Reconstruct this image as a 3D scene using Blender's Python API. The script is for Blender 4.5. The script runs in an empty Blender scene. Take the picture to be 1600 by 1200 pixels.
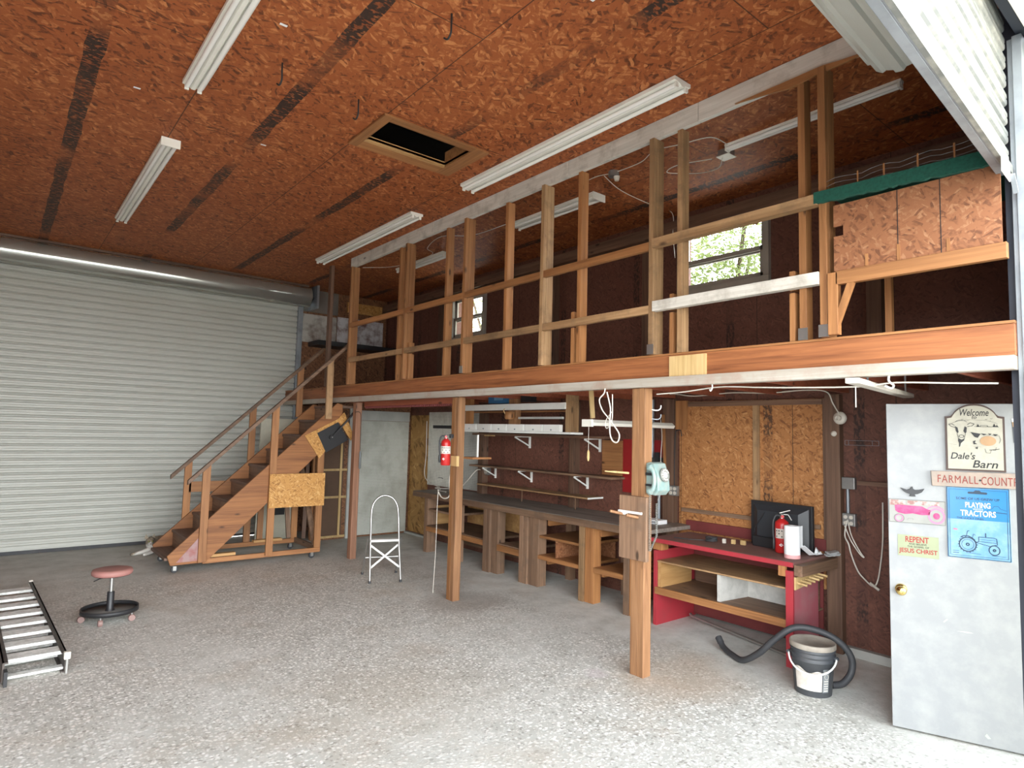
import bpy, math, random
from mathutils import Vector, Matrix, noise
random.seed(7)
S = bpy.context.scene
C = S.collection
PI = math.pi

# ---------------------------------------------------------------- camera
cam_d = bpy.data.cameras.new('camera'); cam = bpy.data.objects.new('camera', cam_d); C.objects.link(cam)
cam_d.sensor_width = 36; cam_d.sensor_fit = 'HORIZONTAL'; cam_d.lens = 982.1/1600*36
cam_d.clip_start = 0.05; cam_d.clip_end = 200
_r = Vector((0.77221821, -0.63487893, 0.02465304)); _d = Vector((0.06741545, 0.04329274, -0.99678528)); _f = Vector((0.63177068, 0.77139774, 0.07623209))
m = Matrix.Identity(4)
for i in range(3):
    m[i][0] = _r[i]; m[i][1] = -_d[i]; m[i][2] = -_f[i]
m[2][3] = 1.80
cam.matrix_world = m
S.camera = cam
# ---------------------------------------------------------------- light
S.view_settings.view_transform = 'Standard'; S.view_settings.look = 'None'
S.view_settings.gamma = 1; S.view_settings.use_curve_mapping = False
S.view_settings.exposure = 1.3
W = bpy.data.worlds.new('world'); S.world = W; W.use_nodes = True
_wt = W.node_tree; _bg = _wt.nodes['Background']; _bg.inputs[1].default_value = 1.0
_tc = _wt.nodes.new('ShaderNodeTexCoord'); _sx = _wt.nodes.new('ShaderNodeSeparateXYZ'); _cr = _wt.nodes.new('ShaderNodeValToRGB')
_wt.links.new(_tc.outputs['Generated'], _sx.inputs[0]); _wt.links.new(_sx.outputs[2], _cr.inputs[0]); _wt.links.new(_cr.outputs[0], _bg.inputs[0])
_cr.color_ramp.elements[0].position = 0.0; _cr.color_ramp.elements[0].color = (6.6, 6.9, 7.0, 1)
_cr.color_ramp.elements[1].position = 0.6; _cr.color_ramp.elements[1].color = (1.25, 1.4, 1.55, 1)
_e = _cr.color_ramp.elements.new(0.25); _e.color = (5.8, 6.1, 6.3, 1)
sun_d = bpy.data.lights.new('sun', 'SUN'); sun_d.energy = 10.0; sun_d.angle = math.radians(4); sun_d.color = (1, .95, .87)
sun = bpy.data.objects.new('sun', sun_d); C.objects.link(sun)
sun.rotation_euler = Vector((0.25, -0.75, -0.95)).to_track_quat('-Z', 'Y').to_euler()
def portal(name, loc, rot, sx, sy):
    d = bpy.data.lights.new(name, 'AREA'); d.shape = 'RECTANGLE'; d.size = sx; d.size_y = sy; d.cycles.is_portal = True
    o = bpy.data.objects.new(name, d); C.objects.link(o); o.location = loc; o.rotation_euler = rot
portal('opening_portal', (.33, .60, 1.9), (PI/2, 0, 0), 7.1, 3.8)

# ---------------------------------------------------------------- helpers
WM = {}
def props(o, label=None, cat=None, group=None, kind=None):
    if label: o['label'] = label
    if cat: o['category'] = cat
    if group: o['group'] = group
    if kind: o['kind'] = kind
def thing(name, label, cat, loc=(0, 0, 0), rz=0, group=None):
    o = bpy.data.objects.new(name, None); C.objects.link(o); o.empty_display_size = .05
    o.location = loc; o.rotation_euler = (0, 0, rz)
    WM[o] = Matrix.Translation(loc) @ Matrix.Rotation(rz, 4, 'Z')
    props(o, label, cat, group); return o
class MB:
    def __init__(s): s.v = []; s.f = []; s.sm = []
    def add(s, vs, fs, smooth=False):
        n = len(s.v); s.v += [Vector(v) for v in vs]
        for f in fs: s.f.append([i+n for i in f]); s.sm.append(smooth)
        return s
    def box(s, x0, x1, y0, y1, z0, z1):
        return s.add([(x0,y0,z0),(x1,y0,z0),(x1,y1,z0),(x0,y1,z0),(x0,y0,z1),(x1,y0,z1),(x1,y1,z1),(x0,y1,z1)],
              [(0,3,2,1),(4,5,6,7),(0,1,5,4),(1,2,6,5),(2,3,7,6),(3,0,4,7)])
    def bar(s, a, b, w, h, up=(0,0,1)):
        # box from a to b, width w across, height h along up
        a = Vector(a); b = Vector(b); d = (b-a).normalized(); u = Vector(up); sd = d.cross(u).normalized(); u = sd.cross(d).normalized()
        vs = []
        for p in (a, b):
            for i, j in ((-1,-1),(1,-1),(1,1),(-1,1)): vs.append(p+sd*(i*w/2)+u*(j*h/2))
        return s.add(vs, [(0,1,2,3),(7,6,5,4),(0,4,5,1),(1,5,6,2),(2,6,7,3),(3,7,4,0)])
    def tube(s, pts, r, n=8, closed=False, smooth=True):
        pts = [Vector(p) for p in pts]; N = len(pts)
        rr = r if isinstance(r, (list, tuple)) else [r]*N
        t0 = (pts[1]-pts[0]).normalized(); u = t0.orthogonal().normalized(); vs = []
        for i, p in enumerate(pts):
            if closed: t = (pts[(i+1) % N]-pts[i-1]).normalized()
            else: t = (pts[min(i+1, N-1)]-pts[max(i-1, 0)]).normalized()
            u = (u-t*u.dot(t))
            u = u.normalized() if u.length > 1e-6 else t.orthogonal().normalized()
            w = t.cross(u)
            for k in range(n):
                a = 2*PI*k/n; vs.append(p+u*(math.cos(a)*rr[i])+w*(math.sin(a)*rr[i]))
        fs = []
        for i in range(N if closed else N-1):
            j = (i+1) % N
            for k in range(n): fs.append((i*n+k, i*n+(k+1) % n, j*n+(k+1) % n, j*n+k))
        s.add(vs, fs, smooth)
        if not closed:
            b = len(s.v)-len(vs)
            s.add([s.v[b+k] for k in range(n)], [tuple(range(n))[::-1]]); s.add([s.v[b+(N-1)*n+k] for k in range(n)], [tuple(range(n))])
        return s
    def lathe(s, prof, c, axis='Z', n=24, smooth=True):
        # prof: list of (r, h) ; c centre; closed with caps
        c = Vector(c); vs = []
        for r, h in prof:
            for k in range(n):
                a = 2*PI*k/n; x, y = r*math.cos(a), r*math.sin(a)
                p = {'Z': (x, y, h), 'X': (h, x, y), 'Y': (y, h, x)}[axis]
                vs.append(c+Vector(p))
        fs = []
        for i in range(len(prof)-1):
            for k in range(n): fs.append((i*n+k, i*n+(k+1) % n, (i+1)*n+(k+1) % n, (i+1)*n+k))
        b = len(s.v); s.add(vs, fs, smooth)
        if prof[0][0] > 1e-5: s.add([s.v[b+k] for k in range(n)], [tuple(range(n))[::-1]])
        if prof[-1][0] > 1e-5: s.add([s.v[b+(len(prof)-1)*n+k] for k in range(n)], [tuple(range(n))])
        return s
    def prism(s, poly, a0, a1, plane='xz'):
        # poly 2D in plane, extruded along the remaining axis from a0 to a1
        n = len(poly)
        def P(p, a): return {'xz': (p[0], a, p[1]), 'xy': (p[0], p[1], a), 'yz': (a, p[0], p[1])}[plane]
        vs = [P(p, a0) for p in poly]+[P(p, a1) for p in poly]
        fs = [tuple(range(n)), tuple(range(2*n-1, n-1, -1))]
        for i in range(n): j = (i+1) % n; fs.append((i, i+n, j+n, j))
        return s.add(vs, fs)
def smooth_path(pts, k=6):
    P = [Vector(p) for p in pts]; P = [P[0]*2-P[1]]+P+[P[-1]*2-P[-2]]; out = []
    for i in range(1, len(P)-2):
        for j in range(k):
            t = j/k; a, b, c, d = P[i-1], P[i], P[i+1], P[i+2]
            out.append(.5*((2*b)+(c-a)*t+(2*a-5*b+4*c-d)*t*t+(3*b-a-3*c+d)*t**3))
    out.append(P[-2]); return out
def build(name, mb, mat, parent=None, local=False, bevel=0, label=None, cat=None, group=None, kind=None, keep=False):
    me = bpy.data.meshes.new(name); vs = mb.v; loc = Vector((0, 0, 0))
    o = bpy.data.objects.new(name, me); C.objects.link(o)
    if parent is not None:
        o.parent = parent; WM[o] = WM[parent]
        if not local:
            inv = WM[parent].inverted(); vs = [inv @ v for v in vs]
    else:
        if not keep:
            lo = Vector([min(v[i] for v in vs) for i in range(3)]); hi = Vector([max(v[i] for v in vs) for i in range(3)])
            loc = Vector(((lo.x+hi.x)/2, (lo.y+hi.y)/2, lo.z)); vs = [v-loc for v in vs]
        o.location = loc; WM[o] = Matrix.Translation(loc)
    me.from_pydata([tuple(v) for v in vs], [], mb.f); me.validate()
    if len(me.polygons) == len(mb.sm): me.polygons.foreach_set('use_smooth', mb.sm)
    import bmesh
    bm = bmesh.new(); bm.from_mesh(me); bmesh.ops.recalc_face_normals(bm, faces=bm.faces); bm.to_mesh(me); bm.free()
    me.materials.append(mat)
    if bevel:
        b = o.modifiers.new('bevel', 'BEVEL'); b.width = bevel; b.segments = 2; b.limit_method = 'ANGLE'
    props(o, label, cat, group, kind); return o
def single(name, mb, mat, label, cat, group=None, bevel=0): return build(name, mb, mat, None, False, bevel, label, cat, group)
def struct(name, mb, mat, bevel=0, label=None):
    return build(name, mb, mat, None, False, bevel, label, None, None, 'structure', keep=True)
def B(*a): return MB().box(*a)
def copy_tree(o, parent=None):
    c = o.copy(); C.objects.link(c); c.parent = parent
    for ch in list(o.children): copy_tree(ch, c)
    return c
def text(parent, body, x, z, w, h, mat, y=-.012, shear=0, bold=0, name='lettering', depth=.0015, space=1.0):
    cu = bpy.data.curves.new('txt', 'FONT'); cu.body = body; cu.extrude = .01; cu.shear = shear; cu.offset = bold; cu.space_character = space
    cu.resolution_u = 3
    to = bpy.data.objects.new('txt', cu); C.objects.link(to); bpy.context.view_layer.update()
    dg = bpy.context.evaluated_depsgraph_get(); me = bpy.data.meshes.new_from_object(to.evaluated_get(dg))
    bpy.data.objects.remove(to); bpy.data.curves.remove(cu)
    xs = [v.co.x for v in me.vertices]; ys = [v.co.y for v in me.vertices]
    x0, x1, y0, y1 = min(xs), max(xs), min(ys), max(ys)
    for v in me.vertices:
        a, b, c = v.co
        v.co = (x+((a-x0)/(x1-x0)-.5)*w, y-(c/.02)*depth, z+((b-y0)/(y1-y0)-.5)*h)
    me.materials.clear(); me.materials.append(mat); me.name = name
    o = bpy.data.objects.new(name, me); C.objects.link(o); o.parent = parent; WM[o] = WM[parent]; return o

# ---------------------------------------------------------------- materials
class NT:
    def __init__(s, name):
        s.m = bpy.data.materials.new(name); s.m.use_nodes = True; s.t = s.m.node_tree; s.b = s.t.nodes['Principled BSDF']
    def n(s, typ, props=None, **inp):
        nd = s.t.nodes.new(typ)
        for k, v in (props or {}).items(): setattr(nd, k, v)
        for k, v in inp.items():
            key = int(k[1:]) if k[0] == 'i' and k[1:].isdigit() else k.replace('_', ' ')
            s.put(nd.inputs[key], v)
        return nd
    def put(s, sock, v):
        if isinstance(v, bpy.types.NodeSocket): s.t.links.new(v, sock)
        elif isinstance(v, bpy.types.Node): s.t.links.new(v.outputs[0], sock)
        else:
            if hasattr(sock.default_value, '__len__') and len(sock.default_value) == 4 and len(v) == 3: v = (*v, 1)
            sock.default_value = v
    def math(s, op, a, b=0, c=0): return s.n('ShaderNodeMath', {'operation': op}, i0=a, i1=b, i2=c).outputs[0]
    def mix(s, f, a, b, mode='MIX'):
        nd = s.t.nodes.new('ShaderNodeMix'); nd.data_type = 'RGBA'; nd.blend_type = mode
        s.put(nd.inputs[0], f); s.put(nd.inputs[6], a); s.put(nd.inputs[7], b); return nd.outputs[2]
    def coord(s, rnd=True):
        tc = s.n('ShaderNodeTexCoord').outputs['Object']
        if not rnd: return tc
        r = s.math('MULTIPLY', s.n('ShaderNodeObjectInfo').outputs['Random'], 37.0)
        return s.n('ShaderNodeVectorMath', {'operation': 'ADD'}, i0=tc, i1=r).outputs[0]
    def map(s, v, scale=(1,1,1), rot=(0,0,0), loc=(0,0,0)):
        return s.n('ShaderNodeMapping', None, Vector=v, Scale=scale, Rotation=rot, Location=loc).outputs[0]
    def noise(s, v, scale, detail=3, rough=.5, dist=0):
        return s.n('ShaderNodeTexNoise', None, Vector=v, Scale=scale, Detail=detail, Roughness=rough, Distortion=dist).outputs['Fac']
    def ramp(s, f, stops):
        nd = s.n('ShaderNodeValToRGB', None, Fac=f); cr = nd.color_ramp
        while len(cr.elements) < len(stops): cr.elements.new(.5)
        for e, (p, c) in zip(cr.elements, stops): e.position = p; e.color = (*c, 1) if len(c) == 3 else c
        return nd.outputs[0]
    def mr(s, f, a, b, c=0, d=1): return s.n('ShaderNodeMapRange', None, i0=f, i1=a, i2=b, i3=c, i4=d).outputs[0]
    def bump(s, h, strength=.3, dist=.01): s.put(s.b.inputs['Normal'], s.n('ShaderNodeBump', None, Strength=strength, Distance=dist, Height=h).outputs[0])
    def done(s, col, rough=.6, metal=0):
        s.put(s.b.inputs['Base Color'], col); s.put(s.b.inputs['Roughness'], rough); s.b.inputs['Metallic'].default_value = metal
        return s.m
def plain(name, col, rough=.5, metal=0, dirt=.15, dscale=6, dcol=None):
    t = NT(name); v = t.coord(); f = t.noise(v, dscale, 5, .6)
    dc = dcol or tuple(c*.45 for c in col)
    return t.done(t.mix(t.mr(f, .42, .75, 0, dirt*2.2), col, dc), rough, metal)
def osb(name, d, mdl, l, n='z', ceiling=False, wallseam=False, rough=.65, scale=1.0, patch=None):
    t = NT(name); v = t.coord(False); dis = t.n('ShaderNodeTexNoise', None, Vector=v, Scale=7.0, Detail=2.0).outputs['Color']
    vv = t.n('ShaderNodeVectorMath', {'operation': 'MULTIPLY_ADD'}, i0=dis, i1=(.05, .05, .05), i2=v).outputs[0]
    ax = {'z': 2, 'x': 0, 'y': 1}[n]
    la = {'z': 0, 'x': 1, 'y': 0}[n]   # one in-plane axis
    lb = {'z': 1, 'x': 2, 'y': 2}[n]
    cols = []
    for i, (lng, ang) in enumerate(((la, .5), (lb, .35), (la, -.6))):
        sc = [34*scale]*3; sc[lng] = 8.5*scale; rot = [0, 0, 0]; rot[ax] = ang
        mp = t.map(t.map(vv, (1, 1, 1), rot, (i*3.3, i*1.7, i*2.1)), sc)
        vo = t.n('ShaderNodeTexVoronoi', None, Vector=mp, Scale=1.0)
        cols.append(t.n('ShaderNodeSeparateColor', None, i0=vo.outputs['Color']).outputs[0])
    ma = t.mr(t.noise(vv, 9*scale, 2), .45, .55); mb_ = t.mr(t.noise(t.map(vv, loc=(5, 3, 1)), 8*scale, 2), .48, .58)
    f = t.mix(mb_, t.mix(ma, cols[0], cols[1]), cols[2])
    fine = t.noise(t.map(vv, (60, 60, 60)), 1, 4, .6); big = t.noise(v, .8, 3)
    f2 = t.math('ADD', t.math('MULTIPLY', f, .62), t.math('MULTIPLY', fine, .38))
    f2 = t.math('ADD', f2, t.math('MULTIPLY', t.math('SUBTRACT', big, .5), .25))
    col = t.ramp(f2, [(.20, d), (.42, mdl), (.62, mdl), (.86, l)])
    sp = t.n('ShaderNodeSeparateXYZ', None, i0=v)
    if ceiling:
        X, Y = sp.outputs[0], sp.outputs[1]
        xs = t.math('SUBTRACT', X, .985)
        dx = t.math('ABSOLUTE', t.math('WRAP', xs, .61, -.61))
        idx = t.math('FLOOR', t.math('DIVIDE', xs, 1.22))
        dy = t.math('ABSOLUTE', t.math('WRAP', t.math('SUBTRACT', t.math('SUBTRACT', Y, 3.06), t.math('MULTIPLY', idx, 1.22)), 1.22, -1.22))
        seam = t.math('MAXIMUM', t.math('LESS_THAN', dx, .004), t.math('LESS_THAN', dy, .004))
        col = t.mix(t.math('MULTIPLY', seam, .8), col, (.02, .008, .004))
        bx = t.math('ABSOLUTE', t.math('WRAP', t.math('SUBTRACT', X, .345), .61, -.61))
        edge = t.math('MULTIPLY', t.math('ADD', t.noise(t.map(v, (6, 3, 1)), 1, 2), -.5), .04)
        inb = t.math('LESS_THAN', t.math('ADD', bx, edge), .055)
        br = t.n('ShaderNodeTexVoronoi', {'distance': 'CHEBYCHEV'}, Vector=t.map(v, (26, 34, 1)), Scale=1.0)
        blk = t.mr(t.noise(t.map(v, (26, 48, 1)), 1, 2), .38, .48)
        run = t.mr(t.noise(t.map(v, (.9, 1.1, 1), loc=(3.1, .9, 0)), 1, 1), .36, .50)
        smear = t.math('MULTIPLY', t.mr(t.noise(t.map(v, (.9, 1.1, 1), loc=(3.1, .9, 0)), 1, 1), .30, .42), .28)
        k = t.math('MULTIPLY', inb, t.math('MAXIMUM', smear, t.math('MULTIPLY', run, t.math('MULTIPLY', blk, .95))))
        col = t.mix(k, col, (.022, .014, .010))
        st = t.n('ShaderNodeTexVoronoi', None, Vector=t.map(v, (1.15, .8, 1), (0, 0, .2)), Scale=1.0)
    if wallseam:
        H = sp.outputs[1] if n == 'x' else sp.outputs[0]
        dx = t.math('ABSOLUTE', t.math('WRAP', t.math('SUBTRACT', H, 3.21), .61, -.61))
        col = t.mix(t.math('MULTIPLY', t.math('LESS_THAN', dx, .004), .7), col, (.015, .008, .005))
        bx = t.math('ABSOLUTE', t.math('WRAP', t.math('SUBTRACT', H, 3.50 if wallseam == 2 else 3.45), .61, -.61))
        blk = t.mr(t.noise(t.map(v, (40, 40, 26)), 1, 2), .42, .56)
        run = t.mr(t.noise(t.map(v, (1, 1, 1.7), loc=(2, 0, 0)), 1, 1), .44, .5)
        k = t.math('MULTIPLY', t.math('LESS_THAN', bx, .045), t.math('MAXIMUM', .25, t.math('MULTIPLY', blk, run)))
        col = t.mix(t.math('MULTIPLY', k, .8), col, (.02, .012, .01))
    t.bump(f2, .25, .004)
    return t.done(col, rough)
def wood(name, c1, c2, axis=2, knots=True, rough=.6, jit=.35, grain=1.0, wear=None):
    t = NT(name); v = t.coord(True)
    sc = [38*grain]*3; sc[axis] = 1.6
    g = t.noise(t.map(v, sc), 1, 4, .6, .6)
    sc2 = [9]*3; sc2[axis] = .7
    g2 = t.noise(t.map(v, sc2), 1, 3)
    f = t.math('ADD', t.math('MULTIPLY', g, .6), t.math('MULTIPLY', g2, .4))
    col = t.ramp(f, [(.3, c1), (.62, c2)])
    if knots:
        sk = [7]*3; sk[axis] = 2.6
        kd = t.n('ShaderNodeTexVoronoi', None, Vector=t.map(v, sk), Scale=1.0).outputs['Distance']
        col = t.mix(t.mr(kd, .06, .13, .85, 0), col, tuple(c*.25 for c in c1))
    if wear:
        col = t.mix(t.mr(t.noise(v, 5, 5, .65), .5, .68, 0, .75), col, wear)
    r = t.n('ShaderNodeObjectInfo').outputs['Random']
    hs = t.n('ShaderNodeHueSaturation', None, Color=col, Value=t.mr(r, 0, 1, 1-jit*.6, 1+jit*.5))
    t.bump(g, .2, .003)
    return t.done(hs.outputs[0], rough)
def perf(name, col, axis_u, pitch=.025, rr=.17, dirt=(.2, .17, .12)):
    t = NT(name); v = t.coord(False)
    w = t.n('ShaderNodeVectorMath', {'operation': 'MODULO'}, i0=t.n('ShaderNodeVectorMath', {'operation': 'ADD'}, i0=v, i1=(50, 50, 50)).outputs[0], i1=(pitch,)*3).outputs[0]
    sp = t.n('ShaderNodeSeparateXYZ', None, i0=w)
    a = t.math('SUBTRACT', sp.outputs[axis_u], pitch/2); b = t.math('SUBTRACT', sp.outputs[2], pitch/2)
    d = t.math('SQRT', t.math('ADD', t.math('MULTIPLY', a, a), t.math('MULTIPLY', b, b)))
    hole = t.math('LESS_THAN', d, pitch*rr)
    base = t.mix(t.mr(t.noise(v, 3, 5, .6), .45, .75, 0, .55), col, dirt)
    return t.done(t.mix(hole, base, (.03, .03, .025)), .5)

M = {}
M['ceil'] = osb('osb_ceiling', (.12, .030, .008), (.33, .088, .022), (.58, .225, .075), 'z', ceiling=True, scale=1.35)
M['wall'] = osb('osb_dark_wall', (.085, .032, .021), (.135, .052, .034), (.19, .080, .050), 'x', wallseam=2, scale=1.8)
M['wall_b'] = osb('osb_back_wall', (.06, .022, .010), (.19, .08, .035), (.32, .16, .07), 'y', scale=1.8)
M['panel'] = osb('osb_panel', (.20, .075, .022), (.38, .16, .052), (.54, .28, .11), 'x', wallseam=1, scale=2.0)
M['osb_y'] = osb('osb_yellow_sheet', (.30, .13, .03), (.52, .26, .07), (.70, .44, .18), 'y', scale=2.2)
M['osb_x'] = osb('osb_bay_board', (.13, .046, .018), (.25, .100, .042), (.36, .18, .09), 'x', scale=2.0)
for nm, ax in (('x', 0), ('y', 1), ('z', 2)):
    M['lum'+nm] = wood('lumber_'+nm, (.19, .074, .024), (.38, .172, .062), ax)
    M['grey'+nm] = wood('weathered_lumber_'+nm, (.19, .10, .042), (.41, .25, .125), ax, wear=(.17, .105, .055))
    M['dark'+nm] = wood('dark_lumber_'+nm, (.07, .034, .022), (.18, .10, .062), ax)
    M['bench'+nm] = wood('old_bench_lumber_'+nm, (.095, .052, .030), (.26, .155, .095), ax, wear=(.14, .09, .06))
M['beam'] = wood('beam_timber', (.13, .038, .012), (.38, .140, .050), 1, jit=0)
M['redb'] = wood('reddish_board', (.20, .045, .02), (.34, .10, .05), 1, jit=0)
M['white_beam'] = wood('whitewashed_beam', (.46, .425, .365), (.68, .645, .58), 1, wear=(.35, .315, .265), jit=0)
M['white_ledge'] = wood('whitewashed_ledge', (.32, .27, .21), (.46, .425, .37), 1, knots=False, wear=(.36, .26, .20), jit=0)
M['pale'] = wood('pale_pine', (.40, .25, .09), (.62, .44, .21), 2, knots=False)
M['post'] = wood('post_timber', (.13, .052, .020), (.36, .185, .085), 2, jit=.15)
M['ply'] = wood('plywood', (.34, .17, .055), (.54, .32, .13), 0, knots=False, grain=.5)
M['string'] = wood('stringer_board', (.15, .052, .016), (.34, .14, .045), 0, jit=.1)
M['tread'] = wood('worn_tread', (.09, .05, .035), (.22, .13, .09), 1, wear=(.14, .10, .075))
M['pink'] = plain('faded_pink_paint', (.36, .235, .225), .8, dirt=.4, dscale=14, dcol=(.32, .10, .09))
M['white'] = plain('white_paint', (.80, .80, .76), .5, dirt=.06)
M['lampw'] = plain('fixture_enamel', (.80, .78, .70), .4, dirt=.08)
M['tubew'] = plain('fluorescent_glass', (.86, .85, .80), .2, dirt=.0)
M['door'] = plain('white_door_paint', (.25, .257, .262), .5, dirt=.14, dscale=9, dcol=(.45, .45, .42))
M['cream'] = plain('cream_siding', (.70, .68, .56), .6, dirt=.04)
M['galv'] = plain('galvanised_steel', (.50, .51, .47), .14, .72, dirt=.04)
M['galvd'] = plain('dull_zinc', (.34, .37, .40), .5, .6, dirt=.25)
M['alu'] = plain('aluminium', (.46, .455, .435), .33, .85, dirt=.1)
M['slat'] = plain('painted_steel_slat', (.47, .475, .43), .42, 0, dirt=.12, dscale=2.2, dcol=(.40, .38, .32))
M['slatf'] = plain('front_curtain_steel', (.14, .147, .138), .45, 0, dirt=.28, dscale=11, dcol=(.42, .40, .34))
M['black'] = plain('black_plastic', (.018, .018, .02), .45, dirt=0)
M['blackm'] = plain('black_steel', (.03, .03, .032), .5, .3, dirt=.1)
M['rubber'] = plain('rubber', (.035, .036, .04), .6, dirt=.1, dcol=(.1, .1, .1))
M['charcoal'] = plain('charcoal_bucket_plastic', (.045, .05, .058), .5, dirt=.15, dcol=(.16, .15, .14))
M['lid'] = plain('dusty_lid', (.34, .30, .25), .8, dirt=.4, dcol=(.14, .12, .10))
M['label'] = plain('dirty_paper_label', (.66, .62, .56), .8, dirt=.3, dscale=12, dcol=(.36, .28, .22))
M['cord'] = plain('ivory_cord', (.72, .68, .60), .6, dirt=.1)
M['red'] = plain('red_enamel', (.46, .018, .018), .35, dirt=.06)
M['redp'] = plain('red_bench_paint', (.38, .028, .04), .55, dirt=.18, dscale=9, dcol=(.22, .05, .05))
M['reddk'] = plain('faded_red_side', (.36, .09, .11), .7, dirt=.3, dscale=5, dcol=(.30, .17, .17))
M['maroon'] = plain('maroon_board', (.16, .03, .028), .6, dirt=.2)
M['redcab'] = plain('deep_red_door', (.28, .012, .014), .45, dirt=.1)
M['brown'] = plain('brown_board', (.11, .062, .036), .7, dirt=.15)
M['pinkv'] = plain('dusty_pink_vinyl', (.36, .16, .14), .6, dirt=.3, dscale=10, dcol=(.27, .15, .12))
M['tray'] = plain('grey_tray', (.20, .20, .19), .7, dirt=.3)
M['copper'] = plain('rosy_caster', (.26, .16, .14), .5, dirt=.2)
M['phone'] = plain('dusty_green_phone', (.20, .29, .275), .4, dirt=.3, dscale=18, dcol=(.36, .33, .28))
M['dial'] = plain('dial_ring', (.20, .20, .18), .4, dirt=.1)
M['grass'] = plain('artificial_turf', (.006, .075, .050), .9, dirt=.35, dscale=60, dcol=(.002, .03, .022))
M['brass'] = plain('brass', (.80, .60, .22), .2, 1, dirt=.1)
M['porc'] = plain('porcelain', (.66, .61, .53), .35, dirt=.2)
M['metalbox'] = plain('junction_box_steel', (.33, .33, .32), .45, .7, dirt=.2)
M['blue'] = plain('blue_packaging', (.03, .14, .30), .5, dirt=.15)
M['paper'] = plain('white_paper', (.82, .83, .84), .9, dirt=.04)
M['stain'] = plain('stained_paper', (.50, .48, .44), .85, dirt=.5, dscale=5, dcol=(.12, .07, .05))
M['pegw'] = perf('white_pegboard', (.72, .70, .62), 1)
M['pegg'] = perf('grey_pegboard', (.52, .53, .47), 0)
M['greyp'] = plain('grey_painted_board', (.44, .45, .42), .6, dirt=.2, dscale=3)
M['creamp'] = plain('cream_panel', (.55, .53, .42), .6, dirt=.25, dscale=3)
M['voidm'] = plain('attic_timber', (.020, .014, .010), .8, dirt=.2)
M['soil'] = plain('leaf_green', (.20, .34, .06), .6, dirt=.4, dscale=30, dcol=(.45, .42, .10))
M['bark'] = plain('bark', (.10, .07, .05), .9, dirt=.3)
M['frame'] = plain('window_frame_paint', (.36, .33, .28), .5, dirt=.1)

def floor_mat():
    t = NT('exposed_aggregate_concrete'); v = t.coord(False)
    sp = t.n('ShaderNodeSeparateXYZ', None, i0=v); X, Y = sp.outputs[0], sp.outputs[1]
    dv = t.n('ShaderNodeVectorMath', {'operation': 'MULTIPLY_ADD'}, i0=t.n('ShaderNodeTexNoise', None, Vector=v, Scale=9.0).outputs['Color'], i1=(.02, .02, 0), i2=v).outputs[0]
    vo = t.n('ShaderNodeTexVoronoi', None, Vector=dv, Scale=36.0); vc = t.n('ShaderNodeSeparateColor', None, i0=vo.outputs['Color']).outputs[0]
    vo2 = t.n('ShaderNodeTexVoronoi', None, Vector=t.map(dv, loc=(3, 2, 0)), Scale=66.0); vc2 = t.n('ShaderNodeSeparateColor', None, i0=vo2.outputs['Color']).outputs[0]
    n1 = t.noise(v, .55, 5, .6); n2 = t.noise(t.map(v, loc=(7, 3, 0)), 1.1, 5, .65); n3 = t.noise(t.map(v, loc=(1, 9, 0)), 3.0, 6, .65)
    cement = t.ramp(t.noise(v, 3.5, 8, .72), [(.32, (.52, .52, .475)), (.5, (.68, .685, .64)), (.68, (.80, .80, .76))])
    s1 = t.math('MULTIPLY', t.math('GREATER_THAN', vc, .40), t.mr(vo.outputs['Distance'], .28, .5, 1, 0))
    s2 = t.math('MULTIPLY', t.math('GREATER_THAN', vc2, .50), t.mr(vo2.outputs['Distance'], .25, .5, 1, 0))
    stone = t.math('MAXIMUM', s1, t.math('MULTIPLY', s2, .7))
    dk = t.math('MULTIPLY', t.math('LESS_THAN', vc2, .08), .5)
    # smooth trowelled margin along the benches and the back of the barn
    wob = t.math('MULTIPLY', t.math('SUBTRACT', t.noise(v, 1.6, 3), .5), 1.1)
    mg = t.math('MAXIMUM', t.mr(t.math('ADD', X, wob), 4.35, 4.75), t.mr(t.math('ADD', Y, t.math('MULTIPLY', wob, 2)), 7.6, 9.4))
    expo = t.math('MULTIPLY', t.math('SUBTRACT', 1.0, mg), t.mr(n1, .36, .55, .45, 1))
    cement = t.mix(t.math('MULTIPLY', expo, .55), cement, (.42, .405, .36))
    col = t.mix(t.math('MULTIPLY', stone, t.math('MULTIPLY', expo, 1.0)), cement, t.mix(vc2, (.97, .97, .95), (.90, .88, .82)))
    col = t.mix(t.math('MULTIPLY', dk, expo), col, (.12, .105, .085))
    col = t.mix(t.mr(n2, .52, .70, 0, .30), col, (.42, .31, .20), 'MIX')
    col = t.mix(t.mr(n3, .56, .74, 0, .45), col, (.36, .335, .29))
    def spot(cx, cy, r0, r1):
        d = t.n('ShaderNodeVectorMath', {'operation': 'DISTANCE'}, i0=v, i1=(cx, cy, 0)).outputs['Value']
        return t.mr(t.math('ADD', d, t.math('MULTIPLY', wob, .35)), r0, r1, 1, 0)
    col = t.mix(t.math('MULTIPLY', spot(3.95, 5.55, .28, .55), .55), col, (.27, .235, .20))
    col = t.mix(t.math('MULTIPLY', spot(4.15, 2.95, .25, .60), .50), col, (.46, .34, .23))
    col = t.mix(t.math('MULTIPLY', spot(2.2, 3.9, .2, .9), .28), col, (.42, .34, .24))
    col = t.mix(t.math('MULTIPLY', spot(3.62, 3.32, .08, .14), .35), col, (.62, .52, .56))
    far = t.mr(t.math('ADD', Y, wob), 8.2, 10.4, 0, .5)  # partly greyer concrete, partly light falloff painted into the back floor
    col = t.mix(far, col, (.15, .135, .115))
    t.bump(t.math('ADD', stone, t.noise(v, 20, 5)), .35, .003)
    return t.done(col, t.mr(n3, .3, .7, .55, .8))
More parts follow.
